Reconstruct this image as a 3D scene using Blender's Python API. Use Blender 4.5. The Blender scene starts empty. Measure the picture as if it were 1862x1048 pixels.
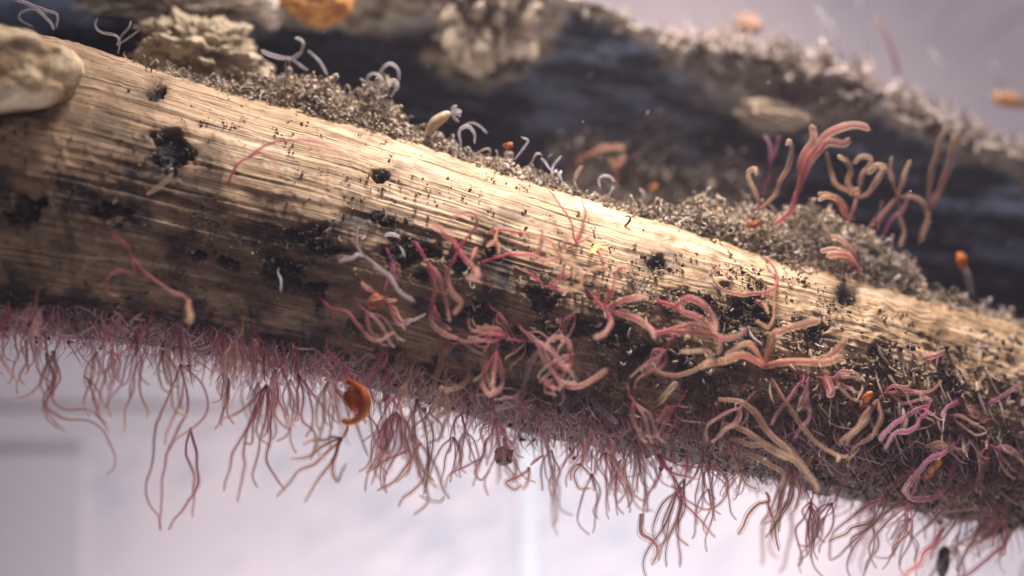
import bpy, math, random
import numpy as np
random.seed(7)
rng = np.random.default_rng(7)
sc = bpy.context.scene
C = sc.collection

# ------------------------------------------------------------------ camera, world, lamps, exposure
# one unit is one centimetre; the frame is 18.62 x 10.48 units in the plane Y = 0
D = 30.0
cam_d = bpy.data.cameras.new("camera"); cam = bpy.data.objects.new("camera", cam_d); C.objects.link(cam)
cam.location = (0, -D, 0); cam.rotation_euler = (math.radians(90), 0, 0)
cam_d.sensor_width = 36; cam_d.lens = 36 * D / 18.62
cam_d.clip_start = 0.5; cam_d.clip_end = 300
cam_d.dof.use_dof = True; cam_d.dof.focus_distance = D - 1.1; cam_d.dof.aperture_fstop = 0.047
sc.camera = cam
w = bpy.data.worlds.new("World"); sc.world = w; w.use_nodes = True
bg = w.node_tree.nodes["Background"]; bg.inputs[0].default_value = (0.56, 0.46, 0.66, 1); bg.inputs[1].default_value = 0.11

def area(name, loc, aim, size, power, col):
    l = bpy.data.lights.new(name, 'AREA'); l.shape = 'DISK'; l.size = size; l.energy = power; l.color = col
    o = bpy.data.objects.new(name, l); C.objects.link(o); o.location = loc
    d = np.array(aim, float) - np.array(loc, float)
    from mathutils import Vector
    o.rotation_euler = Vector(d).to_track_quat('-Z', 'Y').to_euler()
    return o
al = area("aquarium_lamp", (3.4, -0.9, 23.0), (2.8, -0.4, 0), 7.0, 4700, (1.0, 0.885, 0.825)); al.data.spread = math.radians(74)
area("front_fill", (5, -22, 11), (1, 0, -1), 8.0, 900, (1.0, 0.88, 0.90))  # unseen fill added to brighten the flank and its worms
area("wall_fill", (1.0, 2.0, -18), (1.0, 11, -5), 15.0, 5300, (1.0, 0.94, 0.97))  # unseen light added low down to brighten the wall and fringe
area("top_wall_fill", (13, 2.0, 20), (13, 10, 6), 13.0, 950, (1.0, 0.88, 0.95))  # unseen light added to lift the upper right of the wall
sc.view_settings.view_transform = 'Standard'; sc.view_settings.look = 'None'
sc.view_settings.gamma = 1.0; sc.view_settings.exposure = 0.0
sc.cycles.use_denoising = True
sc.cycles.transparent_max_bounces = 32
sc.cycles.max_bounces = 6; sc.cycles.diffuse_bounces = 3
sc.unit_settings.scale_length = 0.01

# ------------------------------------------------------------------ helpers
def P(px, py, Y=0.0):
    s = (D + Y) / D
    return np.stack(np.broadcast_arrays((np.asarray(px, float) - 931) / 100 * s, np.asarray(Y, float) + 0 * s, (524 - np.asarray(py, float)) / 100 * s), -1)

def hash3(i, j, k):
    h = (i.astype(np.int64) * 374761393 + j.astype(np.int64) * 668265263 + k.astype(np.int64) * 2147483647) & 0xffffffff
    h = ((h ^ (h >> 13)) * 1274126177) & 0xffffffff
    h = (h ^ (h >> 16)) & 0xffffffff
    return h / 4294967295.0
def vnoise(x, y, z):
    x, y, z = np.broadcast_arrays(np.asarray(x, float), np.asarray(y, float), np.asarray(z, float))
    i, j, k = np.floor(x), np.floor(y), np.floor(z)
    f, g, h = x - i, y - j, z - k
    f = f * f * (3 - 2 * f); g = g * g * (3 - 2 * g); h = h * h * (3 - 2 * h)
    i, j, k = i.astype(int), j.astype(int), k.astype(int)
    r = 0
    for a in (0, 1):
        for b in (0, 1):
            for c in (0, 1):
                r = r + hash3(i + a, j + b, k + c) * (f if a else 1 - f) * (g if b else 1 - g) * (h if c else 1 - h)
    return r
def fbm(x, y, z, o=4):
    r, a, t = 0, 0.5, 0
    for n in range(o):
        r = r + a * vnoise(np.asarray(x) * 2 ** n + 17 * n, np.asarray(y) * 2 ** n + 5 * n, np.asarray(z) * 2 ** n); t += a; a *= 0.5
    return r / t
def sstep(a, b, x):
    t = np.clip((x - a) / (b - a), 0, 1); return t * t * (3 - 2 * t)

def mesh(name, V, F, col=None, uv=None, smooth=True, attrs=None):
    """F: list of int arrays, each (n,3) or (n,4)"""
    me = bpy.data.meshes.new(name)
    V = np.ascontiguousarray(V, np.float32)
    me.vertices.add(len(V)); me.vertices.foreach_set("co", V.ravel())
    F = [np.asarray(f, np.int32) for f in F if len(f)]
    nl = sum(f.size for f in F); nf = sum(len(f) for f in F)
    lv = np.concatenate([f.ravel() for f in F])
    tot = np.concatenate([np.full(len(f), f.shape[1], np.int32) for f in F])
    st = np.concatenate([[0], np.cumsum(tot)[:-1]]).astype(np.int32)
    me.loops.add(nl); me.loops.foreach_set("vertex_index", lv)
    me.polygons.add(nf); me.polygons.foreach_set("loop_start", st)
    me.polygons.foreach_set("use_smooth", np.full(nf, smooth))
    if col is not None:
        a = me.color_attributes.new("Col", 'FLOAT_COLOR', 'POINT')
        c = np.ones((len(V), 4), np.float32); c[:, :3] = col; a.data.foreach_set("color", c.ravel())
    if uv is not None:
        l = me.uv_layers.new(name="UVMap"); l.data.foreach_set("uv", np.ascontiguousarray(uv[lv], np.float32).ravel())
    for k, v in (attrs or {}).items():
        a = me.attributes.new(k, 'FLOAT', 'POINT'); a.data.foreach_set("value", np.ascontiguousarray(v, np.float32))
    me.update(calc_edges=True); me.validate()
    return me
def link(name, me, mat, parent=None):
    o = bpy.data.objects.new(name, me); C.objects.link(o)
    if mat and not me.materials: me.materials.append(mat)
    if parent: o.parent = parent
    return o
def tag(o, label=None, cat=None, group=None, kind=None):
    if label: o["label"] = label
    if cat: o["category"] = cat
    if group: o["group"] = group
    if kind: o["kind"] = kind
    return o

def tubes(Pt, R, Cc, sides=6, ref=None):
    """Pt (M,N,3), R (M,N), Cc (M,N,3) -> verts, [quads], colours"""
    M, N, _ = Pt.shape
    T = np.gradient(Pt, axis=1); T /= np.linalg.norm(T, axis=2, keepdims=True) + 1e-9
    if ref is None: ref = np.tile(np.array([0.13, 1.0, 0.07]), (M, 1))
    A = np.cross(T, ref[:, None, :]); A /= np.linalg.norm(A, axis=2, keepdims=True) + 1e-6
    B = np.cross(T, A)
    th = np.arange(sides) * 2 * np.pi / sides
    V = Pt[:, :, None, :] + R[:, :, None, None] * (np.cos(th)[None, None, :, None] * A[:, :, None, :] + np.sin(th)[None, None, :, None] * B[:, :, None, :])
    col = np.broadcast_to(Cc[:, :, None, :], V.shape).reshape(-1, 3)
    idx = np.arange(M * N * sides).reshape(M, N, sides)
    nx = np.roll(idx, -1, axis=2)
    q = np.stack([idx[:, :-1], nx[:, :-1], nx[:, 1:], idx[:, 1:]], -1).reshape(-1, 4)
    return V.reshape(-1, 3), q, col

def ico(sub):
    t = (1 + 5 ** .5) / 2
    v = [(-1, t, 0), (1, t, 0), (-1, -t, 0), (1, -t, 0), (0, -1, t), (0, 1, t), (0, -1, -t), (0, 1, -t), (t, 0, -1), (t, 0, 1), (-t, 0, -1), (-t, 0, 1)]
    v = [np.array(a) / np.linalg.norm(a) for a in v]
    f = [(0, 11, 5), (0, 5, 1), (0, 1, 7), (0, 7, 10), (0, 10, 11), (1, 5, 9), (5, 11, 4), (11, 10, 2), (10, 7, 6), (7, 1, 8), (3, 9, 4), (3, 4, 2), (3, 2, 6), (3, 6, 8), (3, 8, 9), (4, 9, 5), (2, 4, 11), (6, 2, 10), (8, 6, 7), (9, 8, 1)]
    for _ in range(sub):
        c = {}; nf = []
        def mid(a, b):
            k = (min(a, b), max(a, b))
            if k not in c:
                m = v[a] + v[b]; v.append(m / np.linalg.norm(m)); c[k] = len(v) - 1
            return c[k]
        for a, b, d in f:
            x, y, z = mid(a, b), mid(b, d), mid(d, a)
            nf += [(a, x, z), (b, y, x), (d, z, y), (x, y, z)]
        f = nf
    return np.array(v), np.array(f)
ICO1, ICO1F = ico(1)
ICO5, ICO5F = ico(5)
ICO3, ICO3F = ico(3)

def lumps(cen, size, col, flat=0.35):
    """many small irregular crumbs -> verts, tris, colours"""
    M = len(cen); nv = len(ICO1)
    v = np.tile(ICO1, (M, 1, 1))
    v = v * (1 + flat * (rng.random((M, nv, 1)) - 0.5) * 1.6)
    v = v * rng.uniform(0.5, 1.35, (M, 1, 3))
    q = rng.normal(size=(M, 4)); q /= np.linalg.norm(q, axis=1, keepdims=True)
    a, b, c, d = q.T
    Rm = np.stack([np.stack([1 - 2 * (c * c + d * d), 2 * (b * c - a * d), 2 * (b * d + a * c)], -1),
                   np.stack([2 * (b * c + a * d), 1 - 2 * (b * b + d * d), 2 * (c * d - a * b)], -1),
                   np.stack([2 * (b * d - a * c), 2 * (c * d + a * b), 1 - 2 * (b * b + c * c)], -1)], 1)
    v = np.einsum('mij,mvj->mvi', Rm, v) * size[:, None, None] + cen[:, None, :]
    f = (ICO1F[None] + (np.arange(M) * nv)[:, None, None]).reshape(-1, 3)
    cc = np.repeat(col, nv, 0) * rng.uniform(0.85, 1.15, (M * nv, 1))
    return v.reshape(-1, 3), f, cc

def tubules(base, dirn, length, rad, col, N=6, sides=5, curl=0.5):
    M = len(base)
    t = np.linspace(0, 1, N)[None, :, None]
    d = dirn / (np.linalg.norm(dirn, axis=1, keepdims=True) + 1e-9)
    k = rng.normal(size=(M, 3)); k -= (k * d).sum(1, keepdims=True) * d; k /= np.linalg.norm(k, axis=1, keepdims=True) + 1e-9
    k2 = np.cross(d, k)
    L = length[:, None, None]; cu = (curl * rng.uniform(0.2, 1, M))[:, None, None]
    ph = rng.uniform(2, 5, M)[:, None, None]
    Pt = base[:, None, :] + L * (d[:, None, :] * t + cu * k[:, None, :] * t * t * 0.8 + cu * 0.3 * k2[:, None, :] * np.sin(t * ph))
    prof = np.interp(np.linspace(0, 1, N), [0, 0.75, 1], [1, 0.85, 0.15])
    R = rad[:, None] * prof[None, :] * rng.uniform(0.8, 1.2, (M, N))
    Cc = np.repeat(col[:, None, :], N, 1) * rng.uniform(0.85, 1.15, (M, N, 1))
    ref = rng.normal(size=(M, 3))
    return tubes(Pt, R, Cc, sides, ref)

def curls(base, dirn, rr, rad, col, N=9, sides=5):
    """little hooked and coiled polyps"""
    M = len(base); d = dirn / (np.linalg.norm(dirn, axis=1, keepdims=True) + 1e-9)
    k = rng.normal(size=(M, 3)); k -= (k * d).sum(1, keepdims=True) * d; k /= np.linalg.norm(k, axis=1, keepdims=True) + 1e-9
    k2 = np.cross(d, k); t = np.linspace(0, 1, N)[None, :, None]
    th = t * rng.uniform(1.5, 5.2, M)[:, None, None]; st = rng.uniform(0.4, 2.2, M)[:, None, None]
    u = np.clip(t * 2.2, 0, 1); shr = 1 - 0.35 * t
    Pt = base[:, None, :] + rr[:, None, None] * (d[:, None, :] * (st * u + np.sin(th) * shr) + k[:, None, :] * (1 - np.cos(th)) * shr + k2[:, None, :] * t * rng.uniform(-.6, .6, M)[:, None, None])
    prof = np.interp(np.linspace(0, 1, N), [0, 0.6, 1], [0.8, 1.0, 0.3])
    R = rad[:, None] * prof[None, :] * rng.uniform(0.8, 1.2, (M, N))
    Cc = np.repeat(col[:, None, :], N, 1) * rng.uniform(0.85, 1.15, (M, N, 1))
    return tubes(Pt, R, Cc, sides, rng.normal(size=(M, 3)))
def join(parts):
    V, F3, F4, Cl, n = [], [], [], [], 0
    for v, f, c in parts:
        V.append(v); Cl.append(c); (F3 if f.shape[1] == 3 else F4).append(f + n); n += len(v)
    F = []
    if F3: F.append(np.concatenate(F3))
    if F4: F.append(np.concatenate(F4))
    return np.concatenate(V), F, np.concatenate(Cl)

# ------------------------------------------------------------------ materials
def new_mat(name):
    m = bpy.data.materials.new(name); m.use_nodes = True
    nt = m.node_tree; nt.nodes.clear()
    out = nt.nodes.new("ShaderNodeOutputMaterial")
    return m, nt, out
def N(nt, t, **k):
    n = nt.nodes.new(t)
    for a, b in k.items(): setattr(n, a, b)
    return n
def noise(nt, vec, scale, detail=4, rough=0.6, sx=(1, 1, 1), off=0.0):
    mp = N(nt, "ShaderNodeMapping"); mp.inputs["Scale"].default_value = sx; mp.inputs["Location"].default_value = (off, off * 1.7, off * 0.3)
    nt.links.new(vec, mp.inputs["Vector"])
    n = N(nt, "ShaderNodeTexNoise"); n.inputs["Scale"].default_value = scale; n.inputs["Detail"].default_value = detail; n.inputs["Roughness"].default_value = rough
    nt.links.new(mp.outputs[0], n.inputs["Vector"]); return n.outputs["Fac"]
def ramp(nt, fac, stops):
    r = N(nt, "ShaderNodeValToRGB"); nt.links.new(fac, r.inputs[0])
    e = r.color_ramp.elements
    while len(e) < len(stops): e.new(0.5)
    for x, (p, c) in zip(e, stops):
        x.position = p; x.color = (c, c, c, 1) if isinstance(c, (int, float)) else (*c, 1)
    return r.outputs[0]
def mixc(nt, fac, a, b, mode='MIX'):
    m = N(nt, "ShaderNodeMix", data_type='RGBA', blend_type=mode)
    for s, v in ((m.inputs[0], fac), (m.inputs[6], a), (m.inputs[7], b)):
        if isinstance(v, (int, float)): s.default_value = v
        elif isinstance(v, tuple): s.default_value = (*v, 1)
        else: nt.links.new(v, s)
    return m.outputs[2]
def math_(nt, op, a, b=0.0):
    m = N(nt, "ShaderNodeMath", operation=op)
    for s, v in ((m.inputs[0], a), (m.inputs[1], b)):
        if isinstance(v, (int, float)): s.default_value = v
        else: nt.links.new(v, s)
    return m.outputs[0]
def bump(nt, h, strength, dist):
    b = N(nt, "ShaderNodeBump"); b.inputs["Strength"].default_value = strength; b.inputs["Distance"].default_value = dist
    nt.links.new(h, b.inputs["Height"]); return b.outputs[0]
def attr(nt, name, out="Fac"):
    a = N(nt, "ShaderNodeAttribute"); a.attribute_name = name; return a.outputs[out]

def bone_material():
    m, nt, out = new_mat("fibrous_bone")
    uv = N(nt, "ShaderNodeUVMap").outputs[0]
    broad = noise(nt, uv, 1.0, 5, 0.6, (0.45, 0.9, 1))
    fibre = noise(nt, uv, 1.0, 4, 0.65, (0.22, 12, 1), 3)
    fine = noise(nt, uv, 1.0, 3, 0.7, (0.7, 36, 1), 9)
    lines = noise(nt, uv, 1.0, 3, 0.55, (0.33, 19, 1), 21)
    lines2 = noise(nt, uv, 1.0, 2, 0.5, (0.55, 33, 1), 57)
    cells = noise(nt, uv, 1.0, 3, 0.6, (13, 3.0, 1), 63)
    dash = noise(nt, uv, 1.0, 3, 0.6, (4.0, 20, 1), 71)
    spots = noise(nt, uv, 1.0, 5, 0.75, (4.5, 7.5, 1), 31)
    patch = noise(nt, uv, 1.0, 4, 0.6, (0.7, 1.3, 1), 41)
    c = ramp(nt, broad, [(0.30, (0.44, 0.30, 0.185)), (0.52, (0.64, 0.475, 0.33)), (0.75, (0.80, 0.66, 0.52))])
    c = mixc(nt, ramp(nt, fibre, [(0.38, 0.75), (0.62, 0.0)]), c, (0.34, 0.215, 0.095))
    c = mixc(nt, ramp(nt, fine, [(0.40, 0.75), (0.58, 0.0)]), c, (0.22, 0.13, 0.055))
    lm = math_(nt, 'MULTIPLY', ramp(nt, lines, [(0.355, 1.0), (0.42, 0.0)]), ramp(nt, patch, [(0.40, 0.25), (0.60, 1.0)]))
    c = mixc(nt, lm, c, (0.045, 0.026, 0.012))
    lm2 = math_(nt, 'MULTIPLY', ramp(nt, lines2, [(0.36, 0.9), (0.43, 0.0)]), ramp(nt, broad, [(0.38, 1.0), (0.60, 0.25)]))
    c = mixc(nt, lm2, c, (0.12, 0.065, 0.028))
    dm = math_(nt, 'MULTIPLY', ramp(nt, dash, [(0.60, 0.0), (0.67, 0.9)]), ramp(nt, broad, [(0.40, 1.0), (0.62, 0.35)]))
    c = mixc(nt, dm, c, (0.05, 0.032, 0.02))
    ce = math_(nt, 'MULTIPLY', ramp(nt, cells, [(0.30, 0.8), (0.36, 0.0)]), ramp(nt, patch, [(0.42, 0.1), (0.55, 0.8)]))
    c = mixc(nt, ce, c, (0.16, 0.10, 0.055))
    sm = math_(nt, 'MULTIPLY', ramp(nt, spots, [(0.62, 0.0), (0.70, 0.85)]), ramp(nt, patch, [(0.36, 0.15), (0.6, 1.0)]))
    c = mixc(nt, sm, c, (0.07, 0.048, 0.03))
    soft = noise(nt, uv, 1.0, 4, 0.65, (1.6, 2.6, 1), 83)
    c = mixc(nt, ramp(nt, soft, [(0.54, 0.0), (0.66, 0.62)]), c, (0.17, 0.112, 0.062))
    smear = noise(nt, uv, 1.0, 4, 0.7, (5.5, 2.0, 1), 97)
    c = mixc(nt, ramp(nt, smear, [(0.60, 0.0), (0.70, 0.55)]), c, (0.12, 0.082, 0.055))
    g = attr(nt, "grime_shade")
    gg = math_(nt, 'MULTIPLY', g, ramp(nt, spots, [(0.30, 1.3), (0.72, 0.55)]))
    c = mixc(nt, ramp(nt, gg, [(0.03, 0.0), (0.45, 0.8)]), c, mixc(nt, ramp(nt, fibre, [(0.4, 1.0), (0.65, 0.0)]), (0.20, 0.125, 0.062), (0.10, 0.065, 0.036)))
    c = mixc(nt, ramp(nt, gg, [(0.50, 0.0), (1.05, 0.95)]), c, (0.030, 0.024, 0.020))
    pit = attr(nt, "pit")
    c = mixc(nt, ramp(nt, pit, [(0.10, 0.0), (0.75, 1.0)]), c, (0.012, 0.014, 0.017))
    h = math_(nt, 'ADD', math_(nt, 'MULTIPLY', fibre, 0.6), math_(nt, 'MULTIPLY', fine, 0.5))
    h = math_(nt, 'SUBTRACT', h, math_(nt, 'MULTIPLY', lm, 0.4))
    b = N(nt, "ShaderNodeBsdfPrincipled"); nt.links.new(c, b.inputs["Base Color"])
    nt.links.new(ramp(nt, fine, [(0.3, 0.45), (0.7, 0.75)]), b.inputs["Roughness"])
    b.inputs["Specular IOR Level"].default_value = 0.25
    nt.links.new(bump(nt, h, 0.6, 0.05), b.inputs["Normal"])
    nt.links.new(b.outputs[0], out.inputs[0]); return m

def vcol_material(name, rough=0.85, scale=9.0, spec=0.2, transl=0.0, bmp=0.5):
    m, nt, out = new_mat(name)
    tc = N(nt, "ShaderNodeTexCoord").outputs["Object"]
    n1 = noise(nt, tc, scale, 5, 0.7); n2 = noise(nt, tc, scale * 3.7, 3, 0.7, off=5)
    c = attr(nt, "Col", "Color")
    c = mixc(nt, ramp(nt, n1, [(0.3, 0.6), (0.65, 0.0)]), c, mixc(nt, 1.0, c, (0.35, 0.30, 0.27), 'MULTIPLY'))
    c = mixc(nt, ramp(nt, n2, [(0.55, 0.0), (0.75, 0.45)]), c, mixc(nt, 0.5, c, (0.55, 0.5, 0.45)))
    b = N(nt, "ShaderNodeBsdfPrincipled"); nt.links.new(c, b.inputs["Base Color"])
    b.inputs["Roughness"].default_value = rough; b.inputs["Specular IOR Level"].default_value = spec
    nt.links.new(bump(nt, n2, bmp, 0.05), b.inputs["Normal"])
    if transl:
        tr = N(nt, "ShaderNodeBsdfTranslucent"); nt.links.new(c, tr.inputs[0])
        mx = N(nt, "ShaderNodeMixShader"); mx.inputs[0].default_value = transl
        nt.links.new(b.outputs[0], mx.inputs[1]); nt.links.new(tr.outputs[0], mx.inputs[2]); nt.links.new(mx.outputs[0], out.inputs[0])
    else: nt.links.new(b.outputs[0], out.inputs[0])
    return m

def tissue_material(name, lo, hi, gain=1.0):
    """soft see-through skin: thin in the middle, denser towards its outline"""
    m, nt, out = new_mat(name)
    tc = N(nt, "ShaderNodeTexCoord").outputs["Object"]
    c = attr(nt, "Col", "Color")
    n1 = noise(nt, tc, 7.0, 3, 0.6)
    c = mixc(nt, ramp(nt, n1, [(0.35, 0.35), (0.6, 0.0)]), c, mixc(nt, 1.0, c, (0.78, 0.66, 0.66), 'MULTIPLY'))
    if gain != 1.0: c = mixc(nt, 1.0, c, (gain, gain, gain), 'MULTIPLY')
    df = N(nt, "ShaderNodeBsdfPrincipled"); nt.links.new(c, df.inputs["Base Color"]); df.inputs["Roughness"].default_value = 0.5; df.inputs["Specular IOR Level"].default_value = 0.25
    tl = N(nt, "ShaderNodeBsdfTranslucent"); nt.links.new(c, tl.inputs[0])
    mx = N(nt, "ShaderNodeMixShader"); mx.inputs[0].default_value = 0.58
    nt.links.new(df.outputs[0], mx.inputs[1]); nt.links.new(tl.outputs[0], mx.inputs[2])
    tp = N(nt, "ShaderNodeBsdfTransparent")
    lw = N(nt, "ShaderNodeLayerWeight"); lw.inputs["Blend"].default_value = 0.5
    f = ramp(nt, lw.outputs["Facing"], [(0.15, lo), (0.85, hi)])
    m2 = N(nt, "ShaderNodeMixShader"); nt.links.new(f, m2.inputs[0])
    nt.links.new(tp.outputs[0], m2.inputs[1]); nt.links.new(mx.outputs[0], m2.inputs[2]); nt.links.new(m2.outputs[0], out.inputs[0])
    return m

MB = bone_material()
MCR = vcol_material("sediment_crumbs", 0.9, 14.0)
MCRUST = vcol_material("crust", 0.85, 3.5, bmp=0.9)
MSKIN = tissue_material("worm_skin", 0.15, 0.34)
MCORE = tissue_material("worm_vessel", 0.65, 0.75)
MHAIR = tissue_material("thin_filament", 0.38, 0.62)
MWHITE = tissue_material("pale_thread_skin", 0.28, 0.62)
MSOLID = vcol_material("orange_tissue", 0.6, 6.0, transl=0.35)

# ------------------------------------------------------------------ the tank behind
def wall_material(name, base, dark, caustic_streak, caustic_patch=False):
    m, nt, out = new_mat(name)
    tc = N(nt, "ShaderNodeTexCoord").outputs["Object"]
    n1 = noise(nt, tc, 0.16, 4, 0.55)
    mp = N(nt, "ShaderNodeMapping"); mp.inputs["Rotation"].default_value = (0, math.radians(32), 0); nt.links.new(tc, mp.inputs[0])
    n2 = noise(nt, mp.outputs[0], 1.0, 3, 0.6, (0.5, 1, 2.6), 3)
    c = mixc(nt, ramp(nt, n1, [(0.38, 0.8), (0.58, 0.0)]), base, dark)
    c = mixc(nt, math_(nt, 'MULTIPLY', ramp(nt, n2, [(0.56, 0.0), (0.72, caustic_streak)]), ramp(nt, n1, [(0.40, 1.0), (0.62, 0.2)])), c, (dark[0] * 0.62, dark[1] * 0.72, dark[2] * 0.80))  # rippled light from the water put into the colour as streaks
    if caustic_patch:   # caustic ripple of light painted as slanting bluish strokes
        m3 = N(nt, "ShaderNodeMapping"); m3.inputs["Location"].default_value = (0.14, 0, 0.93 + 0.36); m3.inputs["Scale"].default_value = (0.155, 0, 0.26); nt.links.new(tc, m3.inputs[0])
        ln = N(nt, "ShaderNodeVectorMath", operation='LENGTH'); nt.links.new(m3.outputs[0], ln.inputs[0])
        msk = ramp(nt, ln.outputs["Value"], [(0.35, 1.0), (1.0, 0.0)])
        n4 = noise(nt, mp.outputs[0], 1.0, 4, 0.6, (0.9, 1, 3.4), 13)
        c = mixc(nt, math_(nt, 'MULTIPLY', msk, ramp(nt, n4, [(0.40, 0.0), (0.62, 0.6)])), c, (0.36, 0.42, 0.50))
    b = N(nt, "ShaderNodeBsdfPrincipled"); nt.links.new(c, b.inputs["Base Color"]); b.inputs["Roughness"].default_value = 0.6
    nt.links.new(b.outputs[0], out.inputs[0]); return m
MW = wall_material("milky_tank_wall", (0.80, 0.72, 0.755), (0.66, 0.63, 0.69), 0.95, True)
MP_ = wall_material("grey_tank_pane", (0.71, 0.65, 0.68), (0.67, 0.63, 0.66), 0.2)
MS = wall_material("pale_sealant", (0.82, 0.84, 0.88), (0.76, 0.80, 0.85), 0.1)
YW = 11.0
def box(name, lo, hi, mat, bev=0.08, parent=None):
    import bmesh
    bm = bmesh.new(); bmesh.ops.create_cube(bm, size=1)
    lo, hi = np.array(lo, float), np.array(hi, float)
    for v in bm.verts: v.co = (np.array(v.co) * (hi - lo) + (lo + hi) / 2)
    bmesh.ops.bevel(bm, geom=list(bm.edges), offset=bev, segments=2, affect='EDGES')
    me = bpy.data.meshes.new(name); bm.to_mesh(me); bm.free()
    return link(name, me, mat, parent)
wall = box("tank_wall", (-34, YW, -24), (34, YW + 0.8, 24), MW)
tag(wall, "milky pinkish white tank wall far behind the bone", kind="structure")
def wbox(name, x0, y0, x1, y1, y_near, mat, **k):
    a, b = P(x0, y1, YW), P(x1, y0, YW)
    o = box(name, (a[0], YW - y_near, a[2]), (b[0], YW - 0.003, b[2]), mat, **k); return o
pane = wbox("grey_tank_window", -500, 816, 158, 1500, 0.12, MP_)
tag(pane, "dull grey pane in the corner of the milky tank wall", "window")
rail = wbox("tank_rail", -500, 742, 700, 775, 0.10, MP_, bev=0.04)
tag(rail, "faint grey rail crossing the tank wall above the grey pane", "rail")
seam = wbox("tank_seam", 945, 800, 972, 1500, 0.30, MS, bev=0.12)
tag(seam, "pale bluish white upright sealant seam on the tank wall", "seam")

# ------------------------------------------------------------------ main bone
TX = [-400, 0, 150, 320, 500, 620, 760, 900, 1000, 1150, 1300, 1400, 1560, 1700, 1862, 2300]
TY = [0, 52, 85, 143, 195, 222, 268, 315, 343, 392, 432, 466, 506, 552, 596, 730]
BX = [-400, 0, 300, 600, 760, 950, 1150, 1400, 1600, 1862, 2300]
BY = [540, 600, 628, 690, 728, 785, 825, 872, 915, 960, 1050]
def edge_fn(X, Y):
    xs = np.arange(X[0], X[-1] + 1, 10.0); ys = np.interp(xs, X, Y)
    k = np.hanning(19); k /= k.sum(); ys = np.convolve(np.pad(ys, 9, mode='edge'), k, 'valid')
    return lambda q: np.interp(q, xs, ys)
topf, botf = edge_fn(TX, TY), edge_fn(BX, BY)
RY = 0.80
def frame_at(px):
    t, b = topf(px), botf(px)
    return (t + b) / 2, (b - t) / 2          # centre and half-height in photo pixels
def yofs(px):
    return 1.9 * sstep(1150, 2100, px) - 1.0 * sstep(520, -150, px)
def surf_Y(px, py):
    c, r = frame_at(px); t = np.clip((c - py) / r, -0.975, 0.975)
    return yofs(px) - RY * r / 100 * np.sqrt(1 - t * t)

PITS = [(345, 290, 38, 30), (108, 392, 42, 24), (75, 400, 30, 14), (238, 395, 34, 30), (545, 500, 58, 26), (600, 520, 40, 14), (770, 470, 66, 42), (835, 470, 34, 30), (895, 455, 20, 24),
        (990, 545, 36, 34), (1035, 590, 44, 30), (1110, 600, 40, 34), (1160, 625, 34, 28), (1335, 560, 42, 34), (1300, 590, 36, 22), (1250, 550, 30, 18), (705, 330, 18, 14),
        (310, 185, 16, 20), (440, 480, 22, 14), (395, 470, 14, 10), (10, 240, 50, 16), (600, 440, 46, 22), (660, 590, 34, 14), (1180, 480, 24, 16), (1520, 530, 12, 26),
        (1690, 700, 20, 30), (1560, 640, 22, 26), (1450, 600, 26, 20), (720, 410, 26, 18), (880, 560, 40, 18), (950, 620, 40, 20), (1220, 650, 34, 18), (1620, 780, 40, 24)]
PITS = [(x, y, a * 0.78, b * 0.74) for x, y, a, b in PITS]
NU, NV = 760, 420
pxs = np.linspace(-350, 2200, NU)
ang = np.linspace(-math.pi, math.pi, NV, endpoint=False)   # 0 faces the camera, +90 deg is the top
# finer steps on the side that faces the camera
ang = ang - 0.45 * np.sin(ang)
U, A = np.meshgrid(pxs, ang, indexing='ij')
c_, r_ = frame_at(U)
pyv = c_ - r_ * np.sin(A)
Rr = r_ / 100
arc = A * 2.4
front = np.cos(A) > -0.1
und = (fbm(U / 170, np.sin(A) * 2.4, np.cos(A) * 2.4 + 9, 4) - 0.5) * 0.22
fib = (fbm(U / 700, arc * 7.0, 0, 3) - 0.5) * 0.050 + (vnoise(U / 260, arc * 21.0, 5) - 0.5) * 0.020
gr = vnoise(U / 330, arc * 12.0, 40)
gpatch = sstep(0.42, 0.62, fbm(U / 150, arc * 1.1, 77, 3))
groove = -0.036 * sstep(0.30, 0.20, gr) * (0.3 + 0.7 * gpatch)
rough_right = sstep(900, 1700, U)
warp = (fbm(U / 35, pyv / 22, 3, 3) - 0.5)
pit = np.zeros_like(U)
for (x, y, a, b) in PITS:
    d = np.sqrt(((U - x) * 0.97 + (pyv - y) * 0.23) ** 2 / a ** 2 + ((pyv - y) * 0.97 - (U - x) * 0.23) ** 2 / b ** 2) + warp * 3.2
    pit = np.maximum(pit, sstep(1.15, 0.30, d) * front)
small = fbm(U / 14, arc * 5.5, 15, 3)
knobs = sstep(0.60, 0.78, small) * 0.05
disp = und + fib + groove - 0.26 * pit + knobs * (0.4 + 0.4 * rough_right) + (fbm(U / 22, arc * 3, 60, 3) - 0.5) * 0.12 * (0.1 + rough_right)
Xc, Yc, Zc = (U - 931) / 100, 0, (524 - c_) / 100
Rv = Rr + disp
yo = yofs(U); so = (D + yo) / D
V = np.stack([Xc * so, yo - Rv * RY * np.cos(A) * so, (Zc + Rv * np.sin(A)) * so], -1).reshape(-1, 3)
idx = np.arange(NU * NV).reshape(NU, NV); nx = np.roll(idx, -1, 1)
Q = np.stack([idx[:-1], idx[1:], nx[1:], nx[:-1]], -1).reshape(-1, 4)
Vc = np.concatenate([V, [[Xc[0, 0] * so[0, 0], yo[0, 0], Zc[0, 0] * so[0, 0]]], [[Xc[-1, 0] * so[-1, 0], yo[-1, 0], Zc[-1, 0] * so[-1, 0]]]])
n0, n1 = NU * NV, NU * NV + 1
capA = np.stack([np.full(NV, n0), idx[0], nx[0]], -1); capB = np.stack([np.full(NV, n1), nx[-1], idx[-1]], -1)
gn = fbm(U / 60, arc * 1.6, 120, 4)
grime_shade = sstep(0.50, 0.72, gn) * 0.7
rel = (pyv - topf(U)) / (botf(U) - topf(U))
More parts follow.
